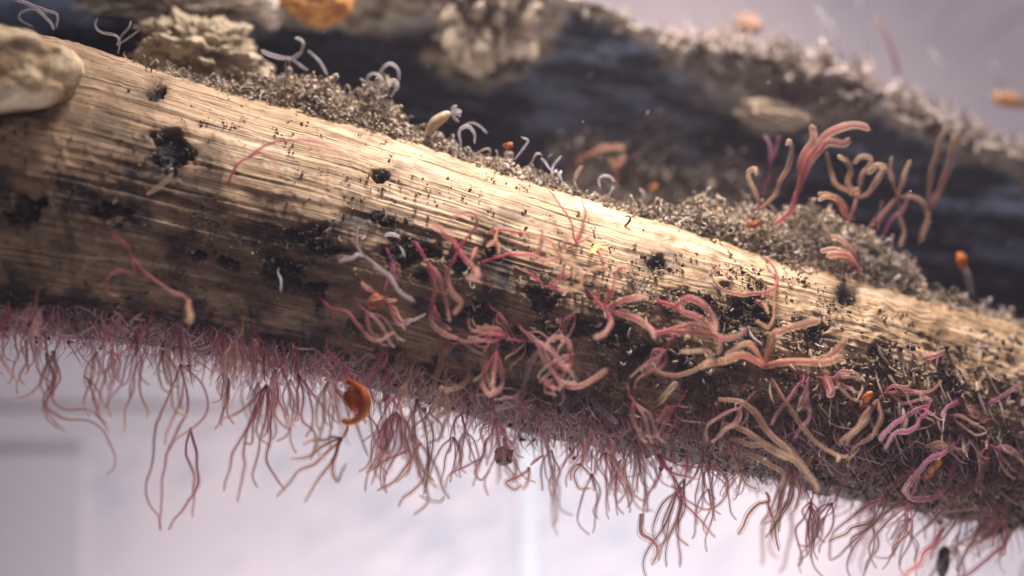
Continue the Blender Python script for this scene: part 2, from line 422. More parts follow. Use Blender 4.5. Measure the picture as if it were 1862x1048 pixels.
grime_shade = grime_shade * (0.35 + 0.65 * sstep(0.02, 0.35, rel)) + 0.45 * sstep(0.48, 0.75, fbm(U / 26, arc * 2.4, 33, 3)) * rough_right * sstep(0.1, 0.3, rel)
halo = np.zeros_like(U)
for (x, y, a, b) in PITS:
    d = np.sqrt((U - x) ** 2 / (a * 2.5) ** 2 + (pyv - y) ** 2 / (b * 2.2) ** 2) + warp * 1.5
    halo = np.maximum(halo, sstep(1.25, 0.2, d) * front)
sul_shade = sstep(0.74, 0.95, rel + warp * 0.25) * front + (~front) * np.where(np.sin(A) < 0, 1.2, 0.3)      # sulphide-blackened underside, widened to paint in the shade below
grime_shade = grime_shade + 0.34 * sstep(0.30, 0.62, rel + (fbm(U / 120, arc * 1.4, 200, 4) - 0.5) * 0.9) * sstep(1500, 900, U)   # brown stain, with shade of the lower flank painted into it
grime_shade = np.clip(grime_shade + 0.5 * halo + 1.0 * sul_shade, 0, 1.4)
ext = lambda a: np.concatenate([a.ravel(), [a.ravel()[0], a.ravel()[-1]]])
uv = np.stack([ext((U) / 100), ext(arc)], -1)
bone = bpy.data.objects.new("bone", None); C.objects.link(bone); bone.location = (0, 0, 0)
tag(bone, "long fibrous tan bone crossing the view, its bright ridge above a worm covered flank", "bone")
shaft = link("shaft", mesh("shaft", Vc, [Q, capA, capB], uv=uv, attrs={"grime_shade": ext(grime_shade), "pit": ext(pit)}), MB, bone)

# ------------------------------------------------------------------ blobs
def blob(name, px, py, Y, rx, rz, ry, tilt, colfn, amp, freq, mat, seed=0, sub=5, parent=None, squ=1.0, crisp=0.0, taper=None):
    v, f = (ICO5, ICO5F) if sub == 5 else (ICO3, ICO3F)
    n = fbm(v[:, 0] * freq + seed, v[:, 1] * freq + 3, v[:, 2] * freq + 7, 5) - 0.5
    n2 = fbm(v[:, 0] * freq * 4 + seed, v[:, 1] * freq * 4 + 3, v[:, 2] * freq * 4 + 7, 3) - 0.5
    vv = np.sign(v) * np.abs(v) ** squ
    w_ = vv * (1 + amp * n + crisp * n2)[:, None] * np.array([rx, ry, rz]) / 100
    if taper: w_[:, 0] *= np.interp(v[:, 2], [-1, 1], taper); w_[:, 1] *= np.interp(v[:, 2], [-1, 1], [0.7, 1])
    a = math.radians(tilt); ca, sa = math.cos(a), math.sin(a)
    w_ = np.stack([w_[:, 0] * ca - w_[:, 2] * sa, w_[:, 1], w_[:, 0] * sa + w_[:, 2] * ca], -1)
    col = colfn(v, n, n2)
    cen = P(px, py, Y)
    o = link(name, mesh(name, w_, [f], col=col), mat, parent); o.location = cen
    return o
def two(a, b, lo=-0.12, hi=0.12):
    a, b = np.array(a), np.array(b)
    def fn(v, n, n2):
        t = sstep(lo, hi, n + n2 * 0.8)[:, None]; return a * (1 - t) + b * t
    return fn
sp = blob("broken_flange", -62, 140, -2.5, 180, 76, 115, 6, two((0.56, 0.41, 0.24), (0.84, 0.68, 0.46)), 0.6, 1.1, MCRUST, 9, parent=bone, squ=0.8, crisp=0.06)
sp["label"] = "pale broken lump of bone jutting out"

# ------------------------------------------------------------------ blackened bone behind
def crust_amount(px, py, ty):
    d = py - ty
    n = fbm(px / 55, py / 40, 2, 4) - 0.5; nf = fbm(px / 16, py / 14, 8, 3) - 0.5
    band = np.interp(px, [-400, 0, 250, 420, 560, 700, 800, 960, 1030, 1200, 1300, 1420, 1500, 1600, 1862, 2300],
                     [0, 20, 66, 82, 92, 112, 100, 78, 16, 28, 74, 105, 80, 40, 34, 34])
    a = sstep(band * 1.25 + 8, band * 0.72, d + n * 60 + nf * 22)
    for (x, y, rx, ry, s, k) in [(885, 70, 120, 82, 1, 1), (940, 20, 110, 60, 1, 1), (600, 15, 90, 38, 1, 1), (360, 60, 60, 40, .3, 1), (1410, 205, 75, 42, .9, 1), (1350, 160, 110, 60, .55, 1), (1500, 240, 40, 22, .5, 1),
                            (1180, 290, 150, 60, .42, 1), (1250, 390, 150, 60, .95, 1), (1130, 330, 120, 60, .6, 1), (1330, 320, 110, 60, .6, 1), (1060, 260, 80, 40, .4, 1), (1180, 380, 150, 50, .8, 1), (1230, 220, 100, 30, .35, 1)]:
        dd = np.sqrt(((px - x) / rx) ** 2 + ((py - y) / ry) ** 2) + n * 0.9 + nf * 0.35
        a = np.maximum(a, s * sstep(1.08, 0.72, dd))
    return a, n, nf
KX = [-400, 0, 120, 260, 420, 600, 800, 1000, 1040, 1120, 1200, 1350, 1480, 1600, 1700, 1862, 2300]
KY = [-120, -110, -80, -60, -60, -75, -60, -20, 2, 30, 66, 104, 132, 174, 222, 300, 500]
ktop = edge_fn(KX, KY)
ktop_raw = lambda q: np.interp(q, KX, KY) * 0.6 + ktop(q) * 0.4
YB = 3.5
MU, MV = 620, 330
kp = np.linspace(-350, 2250, MU)
sv = np.concatenate([np.linspace(-3.6, 0, 70, endpoint=False), np.linspace(0, 1, MV - 70)])  # <0 runs back over the top, >0 down the face
KU, KS = np.meshgrid(kp, sv, indexing='ij')
kty = ktop_raw(KU) + (fbm(KU / 45, 0, 3, 4) - 0.5) * 26
d_px = np.maximum(KS, 0) * np.maximum(botf(KU) - 150 - kty, 50)
KS = np.where(KS < 0, KS, d_px / 100)
kpy = kty + d_px
ca_, kn, knf = crust_amount(KU, kpy, kty)
ca_ = np.where(KS < 0, 1.0, ca_)
fold = (fbm(KU / 210, kpy / 60, 31, 4) - 0.5)
base_y = YB + 0.9 * sstep(0, 1.4, KS) + 0.5 * np.sin(np.clip(KS, 0, 9) * 1.1) * 0.4 + fold * 0.9
ridge = (fbm(KU / 110 + kpy / 300, (kpy - 0.18 * KU) / 17, 51, 4) - 0.5) * 0.34
out_y = base_y + ridge - ca_ * (0.35 + kn * 0.7 + knf * 0.5)
back = np.maximum(-KS, 0)
zdrop = back * 0.28 - (fbm(KU / 60, back * 2, 71, 4) - 0.5) * 0.3 * sstep(0, 0.6, back)
Yk = np.where(KS < 0, YB - 0.35 + back, out_y)
Yk = Yk + np.where(KS < 0, (kn * 0.35 + knf * 0.25), 0)
rnd = 0.22 * np.exp(-np.maximum(KS, 0) / 0.15)
Yk = Yk + rnd * (KS >= 0)
pts = P(KU, kpy, YB)
Vk = np.stack([pts[..., 0], Yk, pts[..., 2] - zdrop], -1)
pale = np.array([0.50, 0.43, 0.35]); brn = np.array([0.22, 0.17, 0.12]); yel = np.array([0.50, 0.44, 0.28]); blk = np.array([0.010, 0.015, 0.028]); gryc = np.array([0.30, 0.38, 0.54])
mixn = sstep(-0.10, 0.14, kn + knf * 0.5)[..., None]
cc = brn * (1 - mixn) + pale * mixn
yl = (sstep(0.48, 0.62, fbm(KU / 70, kpy / 50, 91, 3)) * (KU < 1100) * 0.5)[..., None]
cc = cc * (1 - yl) + yel * yl
pk = sstep(1150, 1300, KU)[..., None] * 0.65
cc = cc * (1 - pk * 0.45)
gm = (sstep(0.00, 0.14, ridge * 1.1 + fold * 0.35 + knf * 0.12 + 0.01) * 0.75)[..., None]
dk = blk * (1 - gm) + gryc * gm
cc = dk * (1 - ca_[..., None]) + cc * ca_[..., None]
ki = np.arange(MU * MV).reshape(MU, MV)
KQ = np.stack([ki[:-1, :-1], ki[:-1, 1:], ki[1:, 1:], ki[1:, :-1]], -1).reshape(-1, 4)
# close the slab with a back sheet so that it has thickness from any side
bk0, bk1 = ki[:, 0], ki[:, -1]
back_v = Vk[:, -1, :].copy(); back_v[:, 1] = YB + 4.2
Vall = np.concatenate([Vk.reshape(-1, 3), back_v]); bi = MU * MV + np.arange(MU)
BQ = np.concatenate([np.stack([bk1[:-1], bi[:-1], bi[1:], bk1[1:]], -1), np.stack([bi[:-1], bk0[:-1], bk0[1:], bi[1:]], -1)])
call = np.concatenate([cc.reshape(-1, 3), np.tile(blk, (MU, 1))])
bb = bpy.data.objects.new("blackened_bone", None); C.objects.link(bb)
tag(bb, "blackened bone slab behind the tan bone, with pale crust along its upper rim", "bone")
link("slab", mesh("slab", Vall, [KQ, BQ], col=call), MCRUST, bb)
def lumpthing(name, label, cat, *a, **k):
    o = blob(name, *a, **k); tag(o, label, cat); return o
lumpthing("crust_nodule", "dull yellowish beige nodule wedged behind the ridge of the tan bone", "nodule",
          365, 100, 1.5, 112, 62, 80, -14, two((0.30, 0.245, 0.15), (0.56, 0.47, 0.33)), 1.1, 2.1, MCRUST, seed=11, crisp=0.7)
lumpthing("orange_sponge", "glowing orange yellow encrusting blob on the rim of the blackened bone", "sponge",
          578, 8, 2.7, 72, 42, 50, -4, two((0.50, 0.22, 0.07), (0.80, 0.48, 0.14)), 0.6, 1.6, MSOLID, seed=21)
lumpthing("crust_nodule", "whitish knob of crust beside the orange yellow blob", "nodule",
          488, 18, 2.6, 26, 34, 26, 10, two((0.5, 0.44, 0.36), (0.78, 0.72, 0.64)), 0.9, 1.7, MCRUST, seed=31, crisp=0.3)
lumpthing("crust_nodule", "long grey beige crusted lump above the yellowish beige nodule", "nodule",
          330, 10, 2.6, 150, 34, 50, -3, two((0.18, 0.15, 0.10), (0.44, 0.38, 0.30)), 1.3, 2.6, MCRUST, seed=41, crisp=0.9)
lumpthing("hanging_crust", "big beige crust lobe hanging down over the dark face of the blackened bone", "crust",
          892, 10, 3.2, 150, 122, 60, -5, two((0.17, 0.12, 0.075), (0.60, 0.51, 0.38)), 1.5, 2.0, MCRUST, seed=52, crisp=0.9, taper=(0.30, 1.15))
lumpthing("crust_nodule", "brownish cream lump of crust low on the dark face, behind the tall pink worms", "nodule",
          1405, 208, 3.4, 62, 24, 30, -8, two((0.18, 0.14, 0.10), (0.46, 0.37, 0.27)), 1.2, 2.0, MCRUST, seed=62, crisp=0.5)
lumpthing("dark_crumb", "dark grey blurred crumb floating under the middle of the worm fringe", "crumb",
          916, 830, -0.6, 17, 16, 16, 0, two((0.03, 0.03, 0.03), (0.14, 0.13, 0.12)), 1.0, 1.8, MCRUST, seed=71, sub=3)
lumpthing("dark_crumb", "black crumb caught in the drooping strands at the lower corner", "crumb",
          1800, 962, 1.2, 26, 17, 18, 20, two((0.02, 0.022, 0.025), (0.07, 0.07, 0.08)), 1.0, 1.8, MCRUST, seed=73, sub=3)
lumpthing("dark_crumb", "upright sliver of dark grit just below the black crumb", "crumb",
          1716, 1020, 1.0, 12, 30, 12, -6, two((0.02, 0.022, 0.025), (0.09, 0.08, 0.08)), 1.0, 1.8, MCRUST, seed=79, sub=3)
lumpthing("orange_tuft", "blurred yellow orange tuft on the far rim of the blackened bone", "tuft",
          1835, 182, 5.0, 40, 14, 18, -14, two((0.70, 0.36, 0.16), (0.85, 0.55, 0.25)), 1.0, 2.0, MSOLID, seed=83, sub=3)
lumpthing("orange_tuft", "soft salmon coloured tuft rising from the brown fluff of the rim", "tuft",
          1362, 46, 5.5, 26, 22, 18, -30, two((0.60, 0.34, 0.24), (0.72, 0.50, 0.34)), 1.2, 2.2, MSOLID, seed=87, sub=3)

# ------------------------------------------------------------------ sediment (uncountable)
def pal(M, cols, wts):
    k = rng.choice(len(cols), M, p=np.array(wts) / sum(wts)); return np.array(cols)[k] * rng.uniform(0.75, 1.25, (M, 1))
BROWN = [(0.20, 0.15, 0.10), (0.32, 0.26, 0.19), (0.09, 0.07, 0.05), (0.50, 0.43, 0.36), (0.62, 0.54, 0.52)]
# crumbs on the front of the tan bone
def on_bone(px, py, out):
    q = P(px, py, yofs(px)); q[..., 1] = surf_Y(px, py) - out; return q
parts = []
M = 19000
qx = rng.uniform(-100, 1960, M); rl = rng.uniform(0.0, 1.0, M)
qy = topf(qx) + rl * (botf(qx) - topf(qx))
dens = 0.05 + 0.95 * sstep(0.52, 0.66, fbm(qx / 60, qy / 45, 4, 4)) * (0.40 + 0.40 * sstep(300, 1500, qx)) * (0.25 + 0.75 * sstep(0.03, 0.25, rl))
dens += 0.45 * sstep(1150, 1500, qx) * sstep(0.25, 0.55, rl) + 0.25 * sstep(700, 1100, qx) * sstep(0.15, 0.4, rl)
for (x, y, a, b) in PITS: dens = np.maximum(dens, 0.8 * np.exp(-(((qx - x) / (a * 1.4)) ** 2 + ((qy - y) / (b * 1.5)) ** 2)))
k = rng.random(M) < dens; qx, qy, rl = qx[k], qy[k], rl[k]; M = len(qx)
col = pal(M, BROWN, [6, 3.5, 6, 0.4, 0.1]); sz = rng.uniform(0.010, 0.036, M) * (1 + 0.9 * sstep(900, 1700, qx)) ** 1.0 * np.where(rng.random(M) < 0.08, 1.7, 1)
def clots(cen, sz, col, n=5):
    c = np.repeat(cen, n, 0) + rng.normal(size=(len(cen) * n, 3)) * np.repeat(sz, n)[:, None] * 0.95
    return lumps(c, np.repeat(sz, n) * rng.uniform(0.15, 0.62, len(c)), np.repeat(col, n, 0) * rng.uniform(0.78, 1.2, (len(c), 1)), 0.75)
inpit = np.zeros(M)
for (x, y, a, b) in PITS: inpit = np.maximum(inpit, np.exp(-(((qx - x) / a) ** 2 + ((qy - y) / b) ** 2)))
col = col * (1 - 0.8 * inpit[:, None])
parts.append(clots(on_bone(qx, qy, rng.uniform(-0.03, 0.02, M)), sz, col))
# small bent tubules standing on the flank, denser to the right
M = 3400
qx = rng.uniform(200, 1960, M); rl = rng.uniform(0.02, 1.0, M); qy = topf(qx) + rl * (botf(qx) - topf(qx))
dens = sstep(500, 1500, qx) * (0.10 + 0.9 * sstep(0.15, 0.4, rl)) * (0.25 + 0.75 * sstep(0.42, 0.6, fbm(qx / 50, qy / 40, 14, 3)))
k = rng.random(M) < dens; qx, qy = qx[k], qy[k]; M = len(qx)
dr = np.stack([rng.normal(0.1, .5, M), rng.normal(-0.6, .4, M), rng.normal(-0.75, .6, M)], -1)
parts.append(curls(on_bone(qx, qy, 0), dr, rng.uniform(0.03, 0.10, M), rng.uniform(0.011, 0.028, M), pal(M, [(0.26, 0.20, 0.14), (0.36, 0.28, 0.22), (0.13, 0.10, 0.07), (0.38, 0.29, 0.29)], [5, 4, 4, 2])))
M = 2600
qx = rng.uniform(1080, 1960, M); rl = rng.uniform(0.12, 0.62, M); qy = topf(qx) + rl * (botf(qx) - topf(qx))
k = rng.random(M) < 0.30 * (0.05 + 0.95 * sstep(1300, 1650, qx)) * (0.2 + 0.8 * sstep(0.42, 0.58, fbm(qx / 22, qy / 120, 24, 3))); qx, qy = qx[k], qy[k]; M = len(qx)
dr = np.stack([rng.normal(-0.12, .2, M), rng.normal(-0.35, .3, M), rng.normal(-1.0, .2, M)], -1)
parts.append(tubules(on_bone(qx, qy, 0.02), dr, rng.uniform(0.2, 0.65, M), rng.uniform(0.018, 0.045, M), pal(M, [(0.34, 0.26, 0.21), (0.27, 0.20, 0.15), (0.42, 0.31, 0.33), (0.15, 0.105, 0.08), (0.52, 0.42, 0.36)], [4, 5, 3, 5, 1.2]), N=8, curl=0.6))
v, F, c = join(parts)
tag(link("sediment", mesh("sediment", v, F, col=c), MCR), "brown grit and crumbly tube casts clinging to the flank of the tan bone", "sediment", kind="stuff")
# fluff heaped along the ridge
HX = [-100, 200, 300, 400, 450, 520, 600, 650, 690, 720, 745, 800, 850, 950, 1000, 1060, 1150, 1250, 1350, 1450, 1520, 1600, 1650, 1700, 1760, 1862, 2000]
HY = [0, 0, 12, 22, 45, 70, 68, 92, 118, 85, 36, 30, 34, 38, 22, 14, 26, 54, 78, 104, 104, 90, 66, 38, 22, 24, 20]
parts = []
M = 26000
qx = rng.uniform(230, 1960, M); hh = np.interp(qx, HX, HY) * (0.55 + 0.9 * fbm(qx / 24, 3, 3, 3)); fr = rng.random(M) ** 1.15
k = rng.random(M) < np.clip(hh / 70, 0.12, 1.0); qx, hh, fr = qx[k], hh[k], fr[k]; M = len(qx)
qy = topf(qx) + 8 - hh * fr
Yd = 0.15 + 1.1 * (hh / 110) * rng.uniform(-0.15, 1.0, M) - 0.5 * (1 - fr)
# crumbs gather in clots, with gaps between them near the top
clot = fbm(qx / 20, qy / 17, Yd * 3, 3)
k = (clot > 0.40 + 0.14 * fr); qx, qy, Yd, hh, fr = qx[k], qy[k], Yd[k], hh[k], fr[k]; M = len(qx)
c0 = P(qx, qy, yofs(qx)); c0[:, 1] = Yd + yofs(qx)
tone = (0.55 + 0.95 * sstep(0.35, 0.65, fbm(qx / 38, qy / 30, 7, 3)))[:, None]
parts.append(clots(c0, rng.uniform(0.02, 0.06, M), n=4, col=tone * pal(M, [(0.38, 0.30, 0.205), (0.29, 0.22, 0.145), (0.48, 0.39, 0.28), (0.18, 0.14, 0.10), (0.52, 0.45, 0.39)], [5, 5, 3, 1.5, 0.6])))
s = rng.random(M) < 0.26; cs = c0[s]; M2 = len(cs)
dr = np.stack([rng.normal(0, .8, M2), rng.normal(-.4, .6, M2), rng.normal(0.5, .7, M2)], -1)
parts.append(curls(cs, dr, rng.uniform(0.03, 0.11, M2) * np.where(rng.random(M2) < 0.08, 1.8, 1), rng.uniform(0.009, 0.024, M2), pal(M2, [(0.40, 0.33, 0.26), (0.52, 0.45, 0.38), (0.66, 0.60, 0.60), (0.26, 0.20, 0.15)], [4, 3, 1.5, 2])))
v, F, c = join(parts)
tag(link("ridge_fluff", mesh("ridge_fluff", v, F, col=c), MCR), "pale crumbly fluff heaped behind the bright ridge of the tan bone", "sediment", kind="stuff")
# fluff on the rim of the blackened bone
parts = []
M = 9000
qx = rng.uniform(1000, 1960, M); hh = np.interp(qx, [1000, 1190, 1260, 1400, 1600, 1750, 1960], [3, 6, 24, 38, 34, 28, 26]) * (0.4 + 1.2 * fbm(qx / 22, 8, 1, 3)); fr = rng.random(M)
qy = ktop_raw(qx) + 30 * (1 - fr) - hh * fr
k = rng.random(M) < np.clip(hh / 45, 0.05, 1) * (0.4 + 0.6 * (fbm(qx / 20, qy / 18, 2, 2) > 0.48)); qx, qy = qx[k], qy[k]; M = len(qx)
c0 = P(qx, qy, YB); c0[:, 1] += rng.uniform(-0.4, 2.0, M)
parts.append(clots(c0, rng.uniform(0.02, 0.075, M), n=4, col=pal(M, [(0.36, 0.29, 0.23), (0.25, 0.19, 0.14), (0.50, 0.43, 0.37)], [4, 3, 3])))
s = rng.random(M) < 0.35; cs = c0[s]; M2 = len(cs)
dr = np.stack([rng.normal(0, .6, M2), rng.normal(0, .5, M2), rng.normal(0.9, .4, M2)], -1)
parts.append(tubules(cs, dr, rng.uniform(0.15, 0.5, M2), rng.uniform(0.02, 0.045, M2), pal(M2, [(0.42, 0.34, 0.28), (0.60, 0.52, 0.50)], [3, 2]), curl=0.7))
# crumbs over the crusted parts of the dark face
M = 9000
qx = rng.uniform(150, 1500, M); qy = rng.uniform(-20, 470, M); ty = ktop_raw(qx)
a, n, nf = crust_amount(qx, qy, ty); k = (rng.random(M) < a * 0.9 * np.interp(qx, [950, 1100], [0.18, 0.8])) & (qy > ty); qx, qy = qx[k], qy[k]; M = len(qx)
c0 = P(qx, qy, YB); c0[:, 1] = YB + 0.25 + rng.uniform(-0.35, 0.35, M)
parts.append(clots(c0, rng.uniform(0.015, 0.065, M), n=3, col=pal(M, [(0.34, 0.28, 0.20), (0.20, 0.16, 0.11), (0.54, 0.47, 0.38), (0.09, 0.08, 0.07)], [4, 3, 2.5, 2])))
v, F, c = join(parts)
tag(link("rim_fluff", mesh("rim_fluff", v, F, col=c), MCR), "soft brown fluff growing on the crusted rim of the blackened bone", "sediment", kind="stuff")

# ------------------------------------------------------------------ worms
PALS = {  # base, middle, tip, vessel
    'mag': ((0.45, 0.05, 0.18), (0.70, 0.30, 0.27), (0.78, 0.54, 0.38), (0.55, 0.02, 0.10)),
    'dul': ((0.50, 0.16, 0.24), (0.74, 0.48, 0.42), (0.86, 0.68, 0.52), (0.52, 0.08, 0.15)),
    'red': ((0.56, 0.10, 0.18), (0.74, 0.38, 0.29), (0.82, 0.62, 0.42), (0.62, 0.06, 0.12)),
    'org': ((0.58, 0.20, 0.16), (0.72, 0.42, 0.26), (0.76, 0.58, 0.36), (0.64, 0.18, 0.10)),
    'tan': ((0.55, 0.30, 0.24), (0.66, 0.46, 0.30), (0.72, 0.58, 0.36), (0.52, 0.22, 0.14)),
    'pnk': ((0.55, 0.16, 0.22), (0.74, 0.36, 0.34), (0.80, 0.54, 0.44), (0.56, 0.06, 0.12)),
    'vio': ((0.46, 0.10, 0.28), (0.62, 0.28, 0.42), (0.70, 0.46, 0.44), (0.50, 0.04, 0.20)),
    'gry': ((0.46, 0.38, 0.46), (0.58, 0.50, 0.55), (0.68, 0.60, 0.58), (0.46, 0.34, 0.40)),
    'wht': ((0.58, 0.54, 0.58), (0.72, 0.68, 0.72), (0.82, 0.78, 0.80), (0.66, 0.60, 0.66)),
    'yel': ((0.66, 0.55, 0.20), (0.80, 0.72, 0.30), (0.85, 0.78, 0.40), (0.70, 0.60, 0.20)),
    'brn': ((0.42, 0.20, 0.14), (0.52, 0.32, 0.22), (0.60, 0.44, 0.30), (0.42, 0.14, 0.08)),
    'fir': ((0.66, 0.13, 0.02), (0.72, 0.20, 0.04), (0.76, 0.30, 0.08), (0.6, 0.10, 0.01)),
}
for _k in PALS:
    if _k not in ('fir', 'yel', 'wht'):
        PALS[_k] = tuple(tuple((0.84 * c_ + 0.16 * sum(t_) / 3) * f_ for c_ in t_) for t_, f_ in zip(PALS[_k], (0.92, 0.90, 0.96, 0.95)))
def spline(pts, n):
    p = np.asarray(pts, float)
    if len(p) == 2: p = np.array([p[0], (p[0] + p[1]) / 2, p[1]])
    q = np.vstack([2 * p[0] - p[1], p, 2 * p[-1] - p[-2]])
    seg = np.linalg.norm(np.diff(p, axis=0), axis=1); cum = np.concatenate([[0], np.cumsum(seg)])
    s = np.linspace(0, cum[-1] * 0.99999, n); i = np.clip(np.searchsorted(cum, s, side='right') - 1, 0, len(p) - 2)
    t = ((s - cum[i]) / seg[i])[:, None]
    a, b, c, d = q[i], q[i + 1], q[i + 2], q[i + 3]
    return 0.5 * (2 * b + (c - a) * t + (2 * a - 5 * b + 4 * c - d) * t * t + (3 * b - a - 3 * c + d) * t ** 3)
def tube_mesh(name, pts, wpx, pal_, t0=0.0, t1=1.0, core=True, solid=False, bulb=1.0, knob=0.0):
    """pts in world space; wpx: width in hundredths; t0..t1: where on the colour run this piece lies"""
    L = np.linalg.norm(np.diff(pts, axis=0), axis=1).sum()
    n = int(np.clip(L / 0.05, 10, 70)); p = spline(pts, n)
    t = np.linspace(0, 1, n)
    ph = random.uniform(0, 9)
    # a living strand never lies in one smooth arc: small kinks
    wob = np.stack([fbm(t * L * 2.2, ph, 1, 2) - .5, fbm(t * L * 1.5, ph, 5, 2) - .5, fbm(t * L * 2.2, ph, 9, 2) - .5], -1) * 0.12
    p = p + wob * np.minimum(t * 6, 1)[:, None]
    end = np.clip((1 - t) * L / (wpx / 100 * 0.9), 0, 1); end = np.sqrt(1 - (1 - end) ** 2) * 0.96 + 0.04
    R = wpx / 200 * (0.62 + 0.55 * np.interp(t, [0, .45, 1], [0.2, bulb, bulb * 0.45])) * end * (1 + 0.22 * (fbm(t * L * 3, ph, 3, 2) - .5) * 2)
    R = R * (1 + knob * np.exp(-((1 - t) * L / 0.1) ** 2))
    pa = np.array(PALS[pal_]); tt = t0 + (t1 - t0) * t
    col = np.stack([np.interp(tt, [0, .4, 1], pa[:3, k]) for k in range(3)], -1)
    col = col * (1 + 0.25 * (fbm(t * L * 4, ph, 12, 2) - .5))[:, None]
    V, Qd, Cl = tubes(p[None], R[None], col[None], 9)
    if not core:
        me = mesh(name, V, [Qd], col=Cl); me.materials.append(MSOLID if solid else MWHITE); return me
    cr = np.minimum(R * np.interp(tt, [0, .35, 1], [0.66, 0.38, 0.26]), wpx / 200)
    cc_ = np.tile(pa[3], (n, 1)) * (1 - 0.35 * tt[:, None]) + col * 0.35 * tt[:, None]
    V2, Q2, C2 = tubes(p[None], cr[None], cc_[None], 5)
    me = mesh(name, np.vstack([V, V2]), [Qd, Q2 + len(V)], col=np.vstack([Cl, C2]))
    me.materials.append(MSKIN); me.materials.append(MCORE)
    mi = np.zeros(len(Qd) + len(Q2), np.int32); mi[len(Qd):] = 1; me.polygons.foreach_set("material_index", mi)
    return me
def ps(s): return [tuple(float(v) for v in q.split(',')) for q in s.split()]
def world_pts(pp, lift0, lift1, yoff=0.0, free=None):
    px = np.array([q[0] for q in pp]); py = np.array([q[1] for q in pp]); n = len(px)
    L = np.linspace(lift0, lift1, n) + (np.array([random.uniform(-.5, .5) for _ in range(n)]) * 0.14)
    if free is not None and free < 1.6: free = free + yofs(px) * 0.8
    if free is None:
        Y = surf_Y(px, py); Y = Y * 0.7 + Y.mean() * 0.3 - L + yoff
    else: Y = free - L
    return P(px, py, Y)
def worm(label, trunk, palps, w=9, pal_='mag', lift=0.5, free=None, yoff=0.0, name="plume_worm", cat="worm", group=None, core=True, knob=0.0, tw=None, solid=False):
    w *= 0.9; lift *= 1.5
    tr = ps(trunk) if trunk else None
    base = (tr or ps(palps[0]))[0]
    rel_b = (base[1] - topf(base[0])) / (botf(base[0]) - topf(base[0]))
    if free is None and rel_b > 0.78: yoff -= 0.55 + 0.35 * random.random()
    if free is None and rel_b > 0.78: w *= 1.15
    root_p = world_pts([base], 0.0, 0.0, yoff, free)[0] - np.array([0, -0.05, 0])
    r = bpy.data.objects.new(name, None); C.objects.link(r); r.location = root_p
    tag(r, label, cat, group)
    if tr:
        q = world_pts(tr, 0.0, lift * 0.35, yoff, free)
        tip = q[-1].copy()
        link("trunk", tube_mesh("trunk", q - root_p, tw or w * 0.75, pal_, 0.0, 0.25, core, solid), None, r)
    for s in palps:
        q = world_pts(ps(s), lift * (0.35 if tr else 0.1), lift * random.uniform(0.8, 1.3), yoff, free)
        if tr:
            d = np.hypot(*(np.array(ps(s)[0]) - np.array(tr[-1])))
            if d < 26: q[0] = tip
        ww = w * random.uniform(0.85, 1.15)
        link("palp", tube_mesh("palp", q - root_p, ww, pal_, 0.15 if tr else 0.0, random.uniform(0.85, 1.0), core, solid, 1.05, knob), None, r)
    return r
def strand(label, pts, w=6, pal_='wht', lift=0.3, free=None, yoff=0.0, name="pale_thread", cat="thread", core=False, solid=False, group=None, knob=0.0):
    if pal_ == 'wht': w *= 0.78
    q = world_pts(ps(pts), 0.05, lift, yoff, free); o0 = q[0].copy()
    o = bpy.data.objects.new(name, tube_mesh(name, q - o0, w, pal_, 0.1, 1.0, core, solid, knob=knob)); C.objects.link(o); o.location = o0
    tag(o, label, cat, group); return o

#WORMS
exec_worms = True
W = worm
W("worm rooted in the big black pit with two long arms hanging straight down", "748,438 762,454 778,478", ["778,478 786,520 786,560 790,592 806,608 830,615", "778,478 797,502 806,530 810,560 816,586"], 9, 'mag')
W("short dark magenta worm tucked behind the two long hanging arms", "", ["786,548 792,572 806,592 822,602"], 8, 'mag', 0.2)
W("worm with one arm bent into an open loop like a shepherd's crook", "838,470 833,452", ["833,452 850,434 864,412 861,394 845,387 828,394 817,409", "833,452 814,434 796,418 783,405", "833,452 818,478 811,506 822,536 838,550 824,567", "835,462 846,474 860,486 863,500 848,509"], 10, 'mag', 0.7)
W("long magenta stemmed worm reaching sideways out of the black pit, arms forking", "870,477 896,469 926,463", ["926,463 967,461 983,446 988,424 985,411", "926,464 967,466 988,476 1007,470 1018,456 1031,431"], 9, 'red', 0.6)
W("thin orange worm with an S shaped arm ending in a wide hook", "", ["885,426 904,417 937,422 971,430 1004,444 1014,464 1031,477 1054,494 1056,514 1036,527 1011,521", "904,417 896,440 888,448"], 8, 'org', 0.7)
W("small orange red curl lying just above the sideways magenta stem", "", ["885,448 896,446 905,452 906,464", "868,452 860,462 852,478"], 9, 'org', 0.4)
W("purple red worm with a curled foot under the wide orange hook", "958,499 974,506 988,521 1001,522", ["1001,522 1016,505 1025,490 1028,474", "1001,522 1024,507 1047,495", "1003,522 1020,528 1042,520"], 6.5, 'mag', 0.3)
W("worm with a long straight red arm laid up across the bright ridge", "1030,452 1042,448 1047,440", ["1047,440 1036,406 1016,374 1001,352 989,337", "1048,440 1060,412 1064,390 1058,374 1054,361", "1048,442 1064,437 1077,429"], 6.5, 'red', 0.35)
W("knobbly tan worm with an elbow, hanging under the yellow rod", "", ["1085,452 1091,472 1099,491 1082,492 1064,496"], 8, 'org', 0.5)
strand("short stiff yellow rod resting over an orange arm", "1068,460 1084,448 1111,439", 8, 'yel', 0.8, name="yellow_rod", cat="rod")
W("thick red worm spreading four arms beside the lower black pit", "1068,528 1084,547 1100,562", ["1100,562 1112,532 1118,508 1120,492 1131,484 1148,488", "1100,562 1128,546 1160,545 1180,546", "1104,562 1114,586 1104,602 1078,615", "1104,562 1148,578 1180,600 1192,616"], 11, 'red', 0.7)
